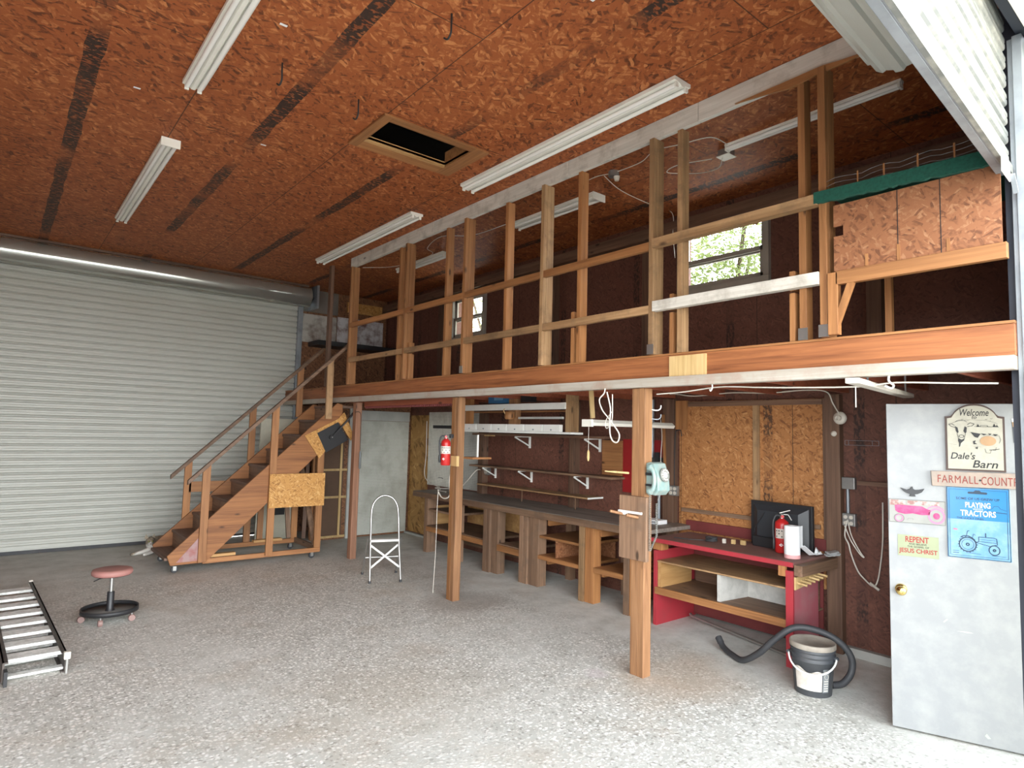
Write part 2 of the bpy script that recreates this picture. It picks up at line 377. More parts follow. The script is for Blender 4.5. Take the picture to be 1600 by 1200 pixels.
M['floor'] = floor_mat()
def glass_mat():
    t = NT('window_glass'); t.b.inputs['Transmission Weight'].default_value = 1; t.b.inputs['IOR'].default_value = 1.02
    return t.done((.95, .98, .97), .02)
M['glass'] = glass_mat()
def leafmat():
    t = NT('tree_leaf'); v = t.coord(False); f = t.noise(v, 1.5, 3)
    t.b.inputs['Transmission Weight'].default_value = 0
    tr = t.n('ShaderNodeBsdfTranslucent', None, Color=(.22, .26, .08)); ms = t.n('ShaderNodeMixShader', None, i0=.5, i1=t.b.outputs[0], i2=tr.outputs[0])
    out = [n for n in t.t.nodes if n.type == 'OUTPUT_MATERIAL'][0]; t.t.links.new(ms.outputs[0], out.inputs[0])
    return t.done(t.ramp(f, [(.35, (.09, .14, .04)), (.65, (.24, .28, .11))]), .6)
M['leaf'] = leafmat()

# ================================================================ STRUCTURE
CZ = 4.25; WX = 5.72
struct('floor', B(-3.9, 5.95, .70, 11.2, -.12, 0), M['floor'])
struct('floor_outside', B(-30, 30, -60, .70, -.14, -.01).box(5.95, 30, .7, 40, -.14, -.01), plain('pale_driveway', (.62, .60, .56), .9, dirt=.2))
mb = B(-3.9, 2.26, .70, 11.2, CZ, CZ+.02).box(3.06, 5.95, .78, 11.2, CZ, CZ+.02).box(2.26, 3.06, .78, 4.38, CZ, CZ+.02).box(2.26, 3.06, 4.80, 11.2, CZ, CZ+.02)
struct('ceiling', mb, M['ceil'])
# attic void and roof
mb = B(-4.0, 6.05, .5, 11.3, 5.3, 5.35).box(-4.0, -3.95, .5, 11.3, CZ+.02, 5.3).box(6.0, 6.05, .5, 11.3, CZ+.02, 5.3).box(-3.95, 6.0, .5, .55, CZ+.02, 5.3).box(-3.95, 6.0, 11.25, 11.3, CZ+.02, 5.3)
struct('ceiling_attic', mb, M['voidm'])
# long wall with two windows
wins = [(3.12, 4.06, 3.38, 4.04), (7.70, 8.50, 3.31, 3.93)]
def wall_x(mbx, x0, x1, y0, y1, z0, z1, holes):
    ys = sorted([y0, y1]+[h[0] for h in holes]+[h[1] for h in holes])
    for a, b in zip(ys, ys[1:]):
        hs = [h for h in holes if h[0] <= (a+b)/2 <= h[1]]
        if not hs: mbx.box(x0, x1, a, b, z0, z1)
        else:
            h = hs[0]; mbx.box(x0, x1, a, b, z0, h[2]); mbx.box(x0, x1, a, b, h[3], z1)
    return mbx
struct('wall_right', wall_x(MB(), WX, WX+.13, .70, 11.2, 0, CZ, wins), M['wall'])
struct('wall_left', B(-3.9, -3.77, .70, 11.2, 0, CZ), M['wall'])  # unseen; room widened leftwards so more daylight reaches the back
struct('wall_back', B(-3.77, -.10, 10.86, 10.98, 0, CZ).box(4.03, WX, 10.86, 10.98, 0, CZ).box(-.10, 4.03, 10.86, 10.98, 3.93, CZ), M['wall_b'])
struct('wall_closet', B(4.03, WX, 9.80, 9.86, 0, 2.34), M['wall_b'])
struct('wall_front', B(3.93, 3.98, .72, .84, 0, 5.3).box(4.82, 5.95, .72, .84, 0, 5.3).box(3.98, 4.82, .72, .84, 2.06, 5.3).box(-3.9, -3.30, .40, .84, 0, 5.3).box(-3.30, 3.93, .70, .76, 3.87, 5.3), plain('dark_lintel', (.025, .03, .045), .5, dirt=0))  # opening stretched left, out of view, to let in more daylight
struct('wall_porch', B(3.955, 4.0, .25, .74, 0, 3.82), M['cream'])
struct('ceiling_porch', B(-1.5, 4.3, .30, .70, 3.82, 3.87), M['cream'])
struct('trim_1', B(3.953, 3.9545, .25, .74, 3.08, 3.086), M['greyp'])
# concrete curb under the long wall
struct('baseboard_right', B(5.66, WX, .9, 2.40, 0, .07).box(5.66, WX, 9.0, 9.8, 0, .03), M['greyp'])
# wall framing of the room: the heavy posts and top plate
struct('trim_2', B(5.64, WX, 2.41, 2.535, 0, 2.2), M['darkz'], .004)
struct('trim_3', B(5.64, WX, 4.13, 4.27, 0, 2.2), M['darkz'], .004)
struct('trim_4', B(5.60, WX, .84, 10.8, 2.60+1.42, CZ-.10), M['darky'], .004)
struct('trim_5', B(5.62, WX, 5.60, 5.70, .88, 2.2).box(5.62, WX, 7.50, 7.62, .88, 2.2), M['darkz'], .004)
struct('trim_6', B(5.62, WX, 6.02, 6.14, 2.39, 4.0).box(5.62, WX, 4.42, 4.56, 2.39, 4.0).box(5.62, WX, 2.05, 2.17, 2.39, 4.0).box(5.62, WX, 8.72, 8.85, 2.39, 4.0), M['darkz'], .004)
struct('trim_7', B(-.3, 4.05, 10.55, 10.62, CZ-.03, CZ), M['darkx'], .003)
# grey column and header of the closet front
struct('trim_8', B(4.55, 4.68, 9.76, 9.80, 0, 2.13), M['greyp'], .003)

def window(i, y0, y1, z0, z1, split):
    x = 5.70; e = bpy.data.objects.new('window_%d' % i, None); C.objects.link(e); e['kind'] = 'structure'; WM[e] = Matrix.Identity(4)
    f = B(x-.03, x+.06, y0-.06, y1+.06, z0-.07, z0).box(x-.03, x+.06, y0-.06, y1+.06, z1, z1+.05).box(x-.03, x+.06, y0-.06, y0, z0, z1).box(x-.03, x+.06, y1, y1+.06, z0, z1)
    build('window_frame', f, M['frame'], e, bevel=.004)
    s = MB()
    for a, b, xx in ((z0, split+.03, x+.0), (split-.03, z1, x+.03)):
        s.box(xx, xx+.03, y0, y1, a, a+.045).box(xx, xx+.03, y0, y1, b-.045, b).box(xx, xx+.03, y0, y0+.045, a, b).box(xx, xx+.03, y1-.045, y1, a, b)
    sa = build('sash', s, M['frame'], e, bevel=.003)
    build('window_pane', B(x+.012, x+.016, y0+.03, y1-.03, z0+.03, split), M['glass'], sa)
    build('window_pane', B(x+.042, x+.046, y0+.03, y1-.03, split, z1-.03), M['glass'], sa)
window(1, 3.12, 4.06, 3.38, 4.04, 3.66)
window(2, 7.70, 8.50, 3.31, 3.93, 3.60)

# roll-up door at the back
def corr(x0, x1, y, z0, z1, pitch, depth, sgn=-1):
    prof = []; z = z0
    while z < z1-.001:
        for a, b in ((0, 0), (.05, .4), (.12, .85), (.20, 1), (.38, 1), (.44, .8), (.50, 1), (.68, 1), (.76, .85), (.84, .4), (.88, -.7), (.96, -.7)):
            zz = z+a*pitch
            if zz < z1: prof.append((b*depth, zz))
        z += pitch
    mbx = MB(); vs = []
    for d, zz in prof: vs += [(x0, y+sgn*d, zz), (x1, y+sgn*d, zz)]
    fs = [(2*i, 2*i+1, 2*i+3, 2*i+2) for i in range(len(prof)-1)]
    n = len(prof)*2
    # back skin gives real thickness
    vs += [(vx, vy-sgn*.006, vz) for vx, vy, vz in vs]
    fs += [(2*i+n, 2*i+2+n, 2*i+3+n, 2*i+1+n) for i in range(len(prof)-1)]
    fs += [(0, 1, n+1, n), (n-2, n-1, 2*n-1, 2*n-2)]
    fs += [(2*i, 2*i+2, 2*i+2+n, 2*i+n) for i in range(len(prof)-1)]+[(2*i+1, 2*i+3, 2*i+3+n, 2*i+1+n) for i in range(len(prof)-1)]
    return mbx.add(vs, fs)
d1 = bpy.data.objects.new('door_1', None); C.objects.link(d1); d1['kind'] = 'structure'; WM[d1] = Matrix.Identity(4)
build('slat_curtain', corr(-.09, 3.97, 10.84, .10, 3.98, .098, .018), M['slat'], d1)
build('bottom_bar', B(-.09, 3.97, 10.79, 10.85, .05, .066).box(-.09, 3.97, 10.80, 10.85, .066, .11), M['slat'], d1)
build('shadow_gap_strip', B(-.09, 2.55, 10.80, 10.84, .0, .05).box(2.55, 3.97, 10.80, 10.84, .012, .05), M['rubber'], d1)  # dark strip stands in for the shadow gap under the bottom bar
build('guide_rail', B(3.97, 4.05, 10.76, 10.86, 0, 3.90), M['galvd'], d1, bevel=.003)
build('guide_rail', B(-.17, -.09, 10.76, 10.86, 0, 3.96), M['galvd'], d1, bevel=.003)
bar = build('barrel', MB().lathe([(.18, -.10), (.18, 4.08)], (0, 10.62, 4.05), 'X', 48), M['galv'], d1)
build('axle', MB().lathe([(.025, 4.08), (.025, 4.25)], (0, 10.62, 4.05), 'X', 12), M['blackm'], bar)
build('barrel_bracket', B(4.16, 4.20, 10.45, 10.86, 3.85, CZ), M['galvd'], d1)
# front roll-up door, mostly open; unseen width at left added to admit daylight
d2 = bpy.data.objects.new('door_2', None); C.objects.link(d2); d2['kind'] = 'structure'; d2.location = (3.85, .80, 0); d2.rotation_euler = (0, 0, math.radians(3))
WM[d2] = Matrix.Translation((3.85, .80, 0)) @ Matrix.Rotation(math.radians(3), 4, 'Z')
build('slat_curtain', corr(-7.15, -.01, .025, 3.20, 3.98, .098, .024), M['slatf'], d2, True)
build('bottom_bar', B(-7.15, -.005, .008, .016, 3.15, 3.21).box(-7.15, -.005, .016, .05, 3.15, 3.156), M['galvd'], d2, True, .002)
build('weather_strip', B(-7.15, -.005, -.012, .007, 3.145, 3.19), M['slatf'], d2, True)
prof = []
N = 96
for k in range(N):
    a = 2*PI*k/N; r = .185+(.016 if (k//4) % 2 == 0 else 0); prof.append((r*math.cos(a)+.39, r*math.sin(a)+3.96))
build('rolled_curtain', MB().prism(prof, -7.1, -.24, 'yz'), M['slat'], d2, True)
build('guide_rail', B(3.845, 3.93, .735, .775, 0, 3.86).box(3.87, 3.93, .775, .80, 0, 3.86), M['galvd'], d2, bevel=.002)
sb = build('slide_bolt', B(-.30, -.12, -.02, -.013, 3.07, 3.15), M['white'], d2, True, .003)
build('bolt_tongue', MB().bar((-.14, -.03, 3.10), (-.06, -.03, 3.03), .02, .012), M['galvd'], sb, True)

# loft floor, joists
struct('floor_loft', B(3.90, WX, .84, 10.86, 2.365, 2.39), M['wall_b'])
for k in range(17):
    y = 1.15+k*.6
    build('loft_joist', B(3.88, 5.70, y, y+.04, 2.21, 2.365), M['redb'], None, False, 0, 'dark reddish joist under the loft floor, behind the long beam', 'joist', 'joists under the loft')

# ================================================================ LOFT BEAM AND FRAMING
t = thing('loft_beam', 'long orange timber beam with whitewashed ledge carrying the loft edge', 'beam', (3.83, 5.8, 2.165))
build('timber', B(3.835, 3.875, .80, 10.84, 2.235, 2.395), M['beam'], t, bevel=.003)
build('ledge', B(3.80, 3.875, .80, 10.84, 2.165, 2.235), M['white_ledge'], t, bevel=.003, label='whitewashed ledge board under the timber')
build('patch_plate', B(3.822, 3.835, 2.53, 2.84, 2.237, 2.385), M['pale'], t, bevel=.001, label='pale yellow pine patch')
build('deck_edge', B(3.83, 3.90, .80, 10.84, 2.396, 2.41), M['lumy'], t)
t = thing('ceiling_beam', 'long whitewashed beam along the ceiling above the stud framing', 'beam', (3.83, 4.9, 4.10))
for a, b in ((1.34, 2.6), (2.604, 3.95), (3.954, 4.95), (4.954, 6.2), (6.204, 8.42)):
    build('board', B(3.83, 3.87, a, b, 4.10, 4.247), M['white_beam'], t, bevel=.003)
sp = MB(); pts = [(1.42, 4.085), (1.55, 4.075), (1.75, 4.07), (1.92, 4.055), (2.1, 4.085), (2.3, 4.108), (1.9, 4.112), (1.7, 4.115), (1.6, 4.10)]
sp.prism(pts, 3.815, 3.83, 'yz')
build('split_splinter', sp, M['lumy'], t, label='fresh split of orange wood hanging below the beam')
GR = 'studs of the loft railing wall'
studs = [(1.70, 1, 0, 'second stud from the front opening, passing the green turf edge'), (1.845, 0, 0, 'rearward twin beside the stud at the turf edge'),
 (2.76, 0, 1, 'brown stud just in front of the near window'), (2.99, 1, 1, 'weathered stud where the thick rail begins, left of the near window'),
 (3.80, 0, 0, 'stud crossed by rails, one left of the weathered stud by the window'), (4.24, 1, 1, 'weathered stud between the ceiling lamp end and the middle post'),
 (4.82, 0, 0, 'stud seen above the hanging bin rack'), (5.49, 1, 0, 'reddish stud right of the far window'),
 (5.90, 0, 0, 'stud left of the far window'), (6.75, 1, 0, 'right one of the close pair toward the stairs'), (6.97, 0, 0, 'left one of the close pair toward the stairs'),
 (8.31, 1, 0, 'corner stud where both stair rails end')]
for y, front, g, lb in studs:
    x0 = 3.79 if front else 3.832
    z0 = 2.412
    mt = M['greyz'] if g else M['lumz']
    t = thing('stud', lb, 'stud', (x0+.04, y, z0), 0, GR)
    z1 = 4.098 if not front else 4.10
    build('upright', B(x0, x0+.085 if not front else 3.829, y-.022, y+.022, z0, 4.098), mt, t, bevel=.002) if not front else build('upright', B(3.832, 3.915, y-.022, y+.022, z0, 4.098).box(3.79, 3.829, y-.022, y+.022, z0, 4.098), mt, t, bevel=.002)
    if y in (1.845, 1.70, 2.99, 5.49): build('steel_tie', B(x0-.004, x0-.001, y-.03, y+.03, z0+.0, z0+.075), M['alu'], t, label='galvanised metal bracket')
# short cripples beside studs
for y in (1.90, 2.82, 3.86, 6.69, ):
    single('short_block', B(3.84, 3.915, y, y+.035, 2.412, 2.72).box(3.84, 3.915, y, y+.035, 2.735, 2.86), M['lumz'], 'short orange wood block fixed against the stud at %s' % {1.90: 'the turf corner', 2.82: 'the near window', 3.86: 'the loft middle', 6.69: 'the close pair of studs'}[y], 'wood block', 'short blocks beside the studs', .002)
# rails
def rail(y0, y1, z0, z1, mt, lb, x0=3.79): single('rail', B(x0, 3.829, y0, y1, z0, z1), mt, lb, 'rail', 'rails of the loft railing', .002)
segs = [(3.014, 4.216, 'just left of the near window'), (4.264, 5.466, 'in the middle of the loft'), (5.514, 6.726, 'in front of the far window'), (6.774, 8.286, 'at the stairs end of the loft')]
for a, b, lb in segs:
    rail(a, b, 3.218, 3.282, M['lumy'], 'upper orange railing board '+lb)
    rail(a, b, 2.725, 2.788, M['greyy'], 'lower brown railing board '+lb)
rail(1.724, 2.966, 3.225, 3.292, M['greyy'], 'thick rough-edged upper rail crossing the near window', 3.765)
rail(1.724, 2.966, 2.735, 2.812, M['white_beam'], 'pale whitish lower rail under the near window', 3.775)
single('stair_head_stud', B(3.78, 3.829, 8.98, 9.07, 2.412, CZ-.002), M['darkz'], 'dark brown stud rising to the ceiling behind the top of the stairs', 'stud', None, .002)

# diorama table at the front end of the loft
t = thing('diorama_table', 'raised table with green turf edge, tiny fence and chipboard front panel on the loft', 'table', (4.2, 1.23, 2.412))
build('front_panel', MB().prism([(.83, 2.80), (1.64, 2.80), (1.64, 3.01), (1.585, 3.01), (1.585, 3.07), (1.64, 3.07), (1.64, 3.20), (.83, 3.20)], 3.80, 3.812, 'yz'), M['osb_x'], t)
build('panel_batten', B(3.795, 3.80, 1.05, 1.065, 2.80, 2.87).box(3.795, 3.80, 1.285, 1.30, 2.80, 2.89).box(3.795, 3.80, 1.45, 1.465, 2.80, 2.87), M['lumz'], t)
build('panel_seam', B(3.7985, 3.80, 1.293, 1.297, 2.80, 3.20).box(3.7985, 3.80, 1.088, 1.092, 2.80, 3.20), M['black'], t)
tm = MB()
ys = [.83+i*(1.74-.83)/40 for i in range(41)]
low = [(y, 3.195+.035*(y-.83)/.9+random.uniform(-.006, .006)) for y in ys]
tm.prism([(p[0], p[1]) for p in low]+[(1.74, 3.30), (.83, 3.275)], 3.762, 3.788, 'yz'); tm.box(3.80, 4.6, .86, 1.66, 3.26, 3.275)
build('turf', tm, M['grass'], t)
build('support_rail', B(3.78, 3.82, .81, 1.625, 2.715, 2.795), M['lumy'], t, bevel=.002)
build('leg', B(3.78, 3.829, 1.615, 1.672, 2.42, 2.79), M['lumz'], t, bevel=.002)
build('brace', MB().bar((3.80, 1.645, 2.44), (3.80, 1.535, 2.74), .035, .03, (1, 0, 0)), M['lumz'], t)
build('leg', B(4.5, 4.54, .9, .94, 2.392, 3.26), M['lumz'], t); build('leg', B(4.5, 4.54, 1.58, 1.62, 2.392, 3.26), M['lumz'], t)
fm = MB()
fy = [1.50, 1.36, 1.19, 1.02, .90]
for y in fy: fm.box(3.80, 3.806, y-.004, y+.004, 3.275, 3.375)
build('miniature_fence', fm, M['lumz'], t)
wm = MB()
for z in (3.30, 3.33, 3.36):
    wm.tube([(3.803, 1.68-.8*i/16, z+.006*math.sin(i*1.3)+(.02 if i % 4 else 0)*.3) for i in range(17)], .0012, 4)
build('fence_wire', wm, M['galvd'], t)

# ================================================================ FLUORESCENT FIXTURES
def strip(name, lb, x, y0, y1, z, w=.14, group='ceiling strip lights', hang=0, endplate=0):
    t = thing(name, lb, 'strip light', (x, (y0+y1)/2, z), 0, group); h = .055
    top = z+h+.0
    build('reflector', MB().prism([(x-w/2, top), (x-w/2, z+.028), (x-w*.18, z+.022), (x-.012, z+.006), (x+.012, z+.006), (x+w*.18, z+.022), (x+w/2, z+.028), (x+w/2, top)], y0, y1, 'xz'), M['lampw'], t)
    for s in (-1, 1):
        build('fluorescent_tube', MB().tube([(x+s*w*.30, y0+.02, z+.008), (x+s*w*.30, y1-.02, z+.008)], .016, 12), M['tubew'], t)
        for yy in (y0+.005, y1-.02):
            build('lamp_holder', B(x+s*w*.30-.014, x+s*w*.30+.014, yy, yy+.015, z-.012, z+.028), M['lampw'], t)
    if endplate: build('end_cap', B(x-w/2-.005, x+w/2+.005, y0-.012, y0+.0, z-.02, top), M['lampw'], t)
    return t
strip('strip_light', 'long twin-tube strip light nearest the camera, cut by the top of the photo', .94, 2.30, 4.85, CZ-.06)
strip('strip_light', 'far left twin-tube strip light with a square white end cap', 1.01, 5.95, 8.68, CZ-.06, endplate=1)
strip('strip_light', 'longest strip light beside the whitewashed ceiling beam, right of the attic hatch', 3.50, 2.50, 5.05, CZ-.06, .18)
strip('strip_light', 'strip light next to the far end of the whitewashed beam', 3.53, 6.08, 8.80, CZ-.06, .16)
strip('strip_light', 'short strip light over the loft behind the middle studs', 4.60, 4.30, 5.62, CZ-.06, .17, endplate=1)
strip('strip_light', 'narrow strip light over the loft close to the front roll-up door', 4.60, 1.52, 2.85, CZ-.045, .055)
strip('strip_light', 'strip light over the loft toward the stairs', 4.64, 7.15, 8.45, CZ-.06, .14)

# attic hatch
t = thing('attic_hatch_frame', 'open rectangular attic hatch with wood frame in the ceiling', 'hatch', (2.66, 4.59, CZ-.02))
build('frame_board', B(2.18, 2.26, 4.30, 4.96, CZ-.02, CZ-.001), M['lumy'], t, bevel=.002)
build('frame_board', B(3.06, 3.20, 4.30, 4.96, CZ-.02, CZ-.001), M['lumy'], t, bevel=.002)
build('frame_board', B(2.26, 3.06, 4.30, 4.38, CZ-.02, CZ-.001), M['lumx'], t, bevel=.002)
build('frame_board', B(2.26, 3.06, 4.83, 4.96, CZ-.02, CZ-.001), M['lumx'], t, bevel=.002)
build('curb', B(2.24, 2.26, 4.38, 4.80, CZ, CZ+.12).box(3.06, 3.08, 4.38, 4.80, CZ, CZ+.12).box(2.24, 3.08, 4.36, 4.38, CZ, CZ+.12)
    , M['lumx'], t)
build('curb', B(2.26, 3.06, 4.80, 4.828, CZ-.02, CZ+.03), M['ply'], t)  # paler wood paints in the light on the far curb's face
single('rafter', MB().bar((2.3, 4.2, 4.5), (3.0, 5.6, 5.25), .04, .14), M['darky'], 'dim rafter seen inside the open attic hatch', 'rafter')
# dark hooks in the ceiling
for (x, y), lb in (((1.92, 2.99), 'dark bent ceiling hook nearest the top edge of the photo'), ((1.34, 4.17), 'dark bent hook in the ceiling between the two left strip lights'), ((1.94, 4.26), 'dark bent hook in the ceiling beside the attic hatch')):
    pts = smooth_path([(x, y, CZ), (x, y, CZ-.06), (x+.005, y+.01, CZ-.11), (x+.0, y+.035, CZ-.14), (x-.01, y+.06, CZ-.125)], 4)
    single('ceiling_hook', MB().tube(pts, .006, 6), M['blackm'], lb, 'hook', 'ceiling hooks')
# small paper tags stapled on ceiling boards
for (x, y), lb in (((1.18, 3.75), 'small white paper tag stapled on the ceiling near the first strip light'), ((2.42, 2.35), 'small white paper tag stapled on the ceiling nearest the front door curtain'), ((.62, 5.2), 'small white paper tag stapled on the ceiling at far left'), ((1.63, 5.52), 'small white paper tag on the ceiling left of the hatch')):
    single('paper_tag', B(x, x+.045, y, y+.02, CZ-.002, CZ-.0005), M['paper'], lb, 'tag', 'paper tags on the ceiling')

# ceiling boxes and cables over the loft
def cable(lb, pts, r=.004, mat='cord', name='cable', cat='cable', k=6, group=None):
    return single(name, MB().tube(smooth_path(pts, k), r, 6), M[mat], lb, cat, group)
for (x, y), lb in (((4.31, 3.84), 'round steel ceiling box behind the middle studs of the loft'),):
    t = thing('lamp_socket', lb, 'lamp socket', (x, y, CZ-.06)); build('box', MB().lathe([(.05, 0), (.05, .05)], (x, y, CZ-.05), n=8, smooth=False), M['metalbox'], t)
    build('socket', MB().lathe([(.02, -.04), (.03, 0)], (x+.02, y-.02, CZ-.05), n=12), M['porc'], t)
t = thing('ceiling_outlet', 'steel junction box with white cables on the loft ceiling near the front', 'outlet', (4.68, 2.9, CZ-.06))
build('box', B(4.63, 4.73, 2.85, 2.95, CZ-.055, CZ), M['metalbox'], t, bevel=.003); build('plate', B(4.62, 4.74, 2.84, 2.96, CZ-.062, CZ-.056), M['porc'], t)
z = CZ-.012
cable('white cable from the loft ceiling box to the next box behind the studs', [(4.27, 4.2, z), (4.26, 4.0, z), (4.31, 3.84, z), (4.28, 3.5, z-.02), (4.22, 3.30, z), (4.25, 3.05, z-.02), (4.36, 2.84, z), (4.60, 2.82, z)])
cable('looped white cable hanging from the front ceiling box over the loft', [(4.66, 2.92, z-.05), (4.80, 3.05, z-.06), (4.85, 3.25, z-.03), (4.79, 3.42, z), (4.66, 3.5, z), (4.55, 3.3, z-.03), (4.62, 3.0, z-.05)])
cable('white cable running from the lamp box toward the near window', [(4.30, 3.95, z), (4.55, 4.02, z-.02), (4.85, 4.10, z), (5.25, 4.12, z), (5.58, 4.12, z), (5.60, 4.12, z-.25), (5.61, 4.10, z-.5)])
cable('thin white cable along the loft ceiling toward the far end', [(4.5, 5.6, z), (4.4, 6.2, z-.03), (4.2, 6.6, z), (4.3, 7.1, z-.02), (4.55, 7.4, z), (4.5, 8.3, z), (4.1, 8.6, z-.04)])

# ================================================================ BACK OF THE LOFT
single('paper_sheet', B(4.72, 5.64, 10.835, 10.858, 3.36, 3.82), plain('spotted_white_board', (.62, .62, .64), .8, dirt=.55, dscale=7, dcol=(.16, .07, .06)), 'whitish board with dark red blotches on the far loft wall', 'board')
single('stained_board', B(4.06, 4.70, 10.835, 10.858, 3.30, 3.80), M['stain'], 'grey water-stained board beside the roll-up door high on the back wall', 'board')
single('dark_shelf', B(4.2, 5.70, 10.40, 10.855, 3.22, 3.30), M['black'], 'black shelf on the back wall of the loft below the blotched board', 'shelf')
single('plywood_sheet', B(4.06, 5.10, 10.835, 10.858, 2.40, 3.18), M['wall_b'], 'brown plywood sheet on the back wall behind the stair top', 'board')
single('chipboard_strip', B(4.9, 5.6, 10.82, 10.858, 3.93, 4.12), M['osb_y'], 'short chipboard strip high in the far corner of the loft', 'board')
single('galvanised_sheet', B(4.06, 4.72, 10.835, 10.858, 3.84, 4.24), M['galv'], 'shiny galvanised sheet at the end of the roll-up door barrel', 'sheet')

# ================================================================ POSTS
t = thing('support_post', 'thick pale post carrying the phone and a nailed board, nearest the camera', 'post', (3.885, 3.14, 0), 0, 'posts under the loft beam')
build('post_half', B(3.84, 3.93, 3.075, 3.135, 0, 2.163), M['post'], t, bevel=.003); build('post_half', B(3.84, 3.93, 3.137, 3.20, 0, 2.163), M['post'], t, bevel=.003)
build('nailed_board', B(3.80, 3.838, 3.025, 3.285, .86, 1.335), M['benchz'], t, bevel=.002, label='wide weathered board nailed across the post')
t = thing('support_post', 'orange post with the fire extinguisher, middle of the three', 'post', (3.9, 5.68, 0), 0, 'posts under the loft beam')
build('post_half', B(3.86, 3.95, 5.615, 5.675, 0, 2.163), M['post'], t, bevel=.003); build('post_half', B(3.86, 3.95, 5.677, 5.74, 0, 2.163), M['lumz'], t, bevel=.003)
mid_post = t
build('yellow_block', B(3.825, 3.858, 5.57, 5.68, 1.42, 1.53), M['pale'], t, bevel=.002)
t = thing('support_post', 'reddish brown post beside the stairs, farthest of the three', 'post', (3.94, 8.24, 0), 0, 'posts under the loft beam')
build('post_body', B(3.90, 3.99, 8.19, 8.29, 0, 2.163), wood('reddish_post', (.16, .07, .04), (.34, .17, .10), 2, jit=0), t, bevel=.004)

# small items on the near post
t = thing('wall_phone', 'dusty green rotary wall phone on the near post', 'telephone', (3.90, 3.0, 1.35))
bm_ = MB()
prof = [(3.06, 1.36), (2.99, 1.35), (2.955, 1.39), (2.965, 1.50), (3.0, 1.59), (3.04, 1.60), (3.073, 1.59), (3.073, 1.36)]
build('housing', MB().prism(prof, 3.855, 4.0, 'yz'), M['phone'], t, bevel=.008)
hs = build('handset', MB().tube(smooth_path([(3.825, 3.01, 1.385), (3.82, 2.975, 1.41), (3.82, 2.965, 1.47), (3.82, 2.975, 1.53), (3.825, 3.01, 1.56)], 4), [.026]*2+[.02]*2+[.016]*9+[.02]*2+[.026]*2, 10), M['phone'], t)
build('earpiece', MB().lathe([(.026, 0), (.03, .02), (.02, .035)], (3.825, 2.995, 1.56), 'Y', 14), M['phone'], hs)
build('mouthpiece', MB().lathe([(.026, 0), (.03, .02), (.02, .035)], (3.825, 2.995, 1.385), 'Y', 14), M['phone'], hs)
build('cradle', B(3.835, 3.858, 3.0, 3.06, 1.50, 1.52).box(3.835, 3.858, 3.0, 3.06, 1.42, 1.435), M['blackm'], t)
dm = MB().lathe([(.052, 0), (.052, -.008), (.048, -.010), (.040, -.010)], (0, 0, 0), 'Y', 24)
dc = MB().lathe([(.024, 0), (.024, -.012), (.018, -.014)], (0, 0, 0), 'Y', 20)
R_ = Matrix.Translation((3.93, 2.957, 1.505)) @ Matrix.Rotation(-.18, 4, 'X')
for q in (dm, dc): q.v = [R_ @ v for v in q.v]
di = build('dial', dm, M['dial'], t); build('dial_centre', dc, M['porc'], di)
fh = MB()
for k in range(10):
    a = .5+k*.5; fh.lathe([(.0065, 0), (.0065, -.004)], (.038*math.cos(a), -.010, .038*math.sin(a)), 'Y', 8)
fh.v = [R_ @ v for v in fh.v]; build('finger_hole', fh, M['porc'], di)['kind'] = 'stuff'
cc = []
for i in range(420):
    s = i/419; 
    if s < .5: base = Vector((3.835, 3.015-.0*s, 1.37-.86*s))
    else: base = Vector((3.835+.0*(s-.5), 3.015-.06*min(1, (s-.5)*6), .94+.72*(s-.5)))
    a = i*.9; cc.append(base+Vector((.008*math.cos(a), .008*math.sin(a), 0)))
build('coiled_cord', MB().tube(cc, .0028, 4), M['dial'], t, label='dark coiled cord hanging in a loop')
single('peg_stick', MB().tube([(3.83, 3.22, 1.505), (3.70, 3.26, 1.515), (3.62, 3.28, 1.52)], [.009, .008, .004], 8), M['pale'], 'pale pointed stick poking out of the near post level with the phone', 'peg')
single('dowel_peg', MB().tube([(3.80, 3.24, 1.19), (3.70, 3.29, 1.215)], .011, 8), M['post'], 'wooden dowel at the left edge of the board nailed on the near post', 'peg')
single('dowel_peg', MB().tube([(3.80, 3.10, 1.18), (3.71, 3.14, 1.20)], .011, 8), M['post'], 'wooden dowel under the phone on the nailed board', 'peg')
single('white_bracket', B(3.785, 3.799, 3.06, 3.285, 1.205, 1.222).box(3.785, 3.799, 3.20, 3.26, 1.19, 1.205), M['white'], 'white painted strip with lumps on the board under the phone', 'bracket')
for z0, lb in ((2.0, 'small white hook high on the right edge of the near post'), (1.93, 'small rusty hook with a curl below the white hook')):
    single('coat_hook', MB().tube(smooth_path([(3.925, 3.08, z0), (3.96, 3.05, z0-.005), (3.985, 3.04, z0+.01), (3.99, 3.04, z0+.035)], 4), .005, 6), M['white'] if z0 == 2.0 else M['galvd'], lb, 'hook')
# looped white cord from the beam
cable('looped white cord with a knot hanging from the beam left of the near post', [(3.79, 3.44, 2.17), (3.79, 3.45, 2.13), (3.79, 3.50, 2.08), (3.79, 3.47, 2.0), (3.79, 3.40, 1.93), (3.79, 3.33, 1.86), (3.79, 3.285, 1.80), (3.79, 3.30, 1.745), (3.79, 3.345, 1.745), (3.79, 3.38, 1.80), (3.79, 3.385, 1.90), (3.79, 3.38, 2.0), (3.79, 3.40, 2.08), (3.79, 3.42, 2.14)], .006, name='cord_loop')
cable('thin side loop of white cord beside the knotted cord', [(3.80, 3.375, 1.98), (3.80, 3.43, 1.92), (3.80, 3.44, 1.87), (3.80, 3.42, 1.85), (3.80, 3.37, 1.92), (3.80, 3.37, 2.12)], .004, name='cord_loop')

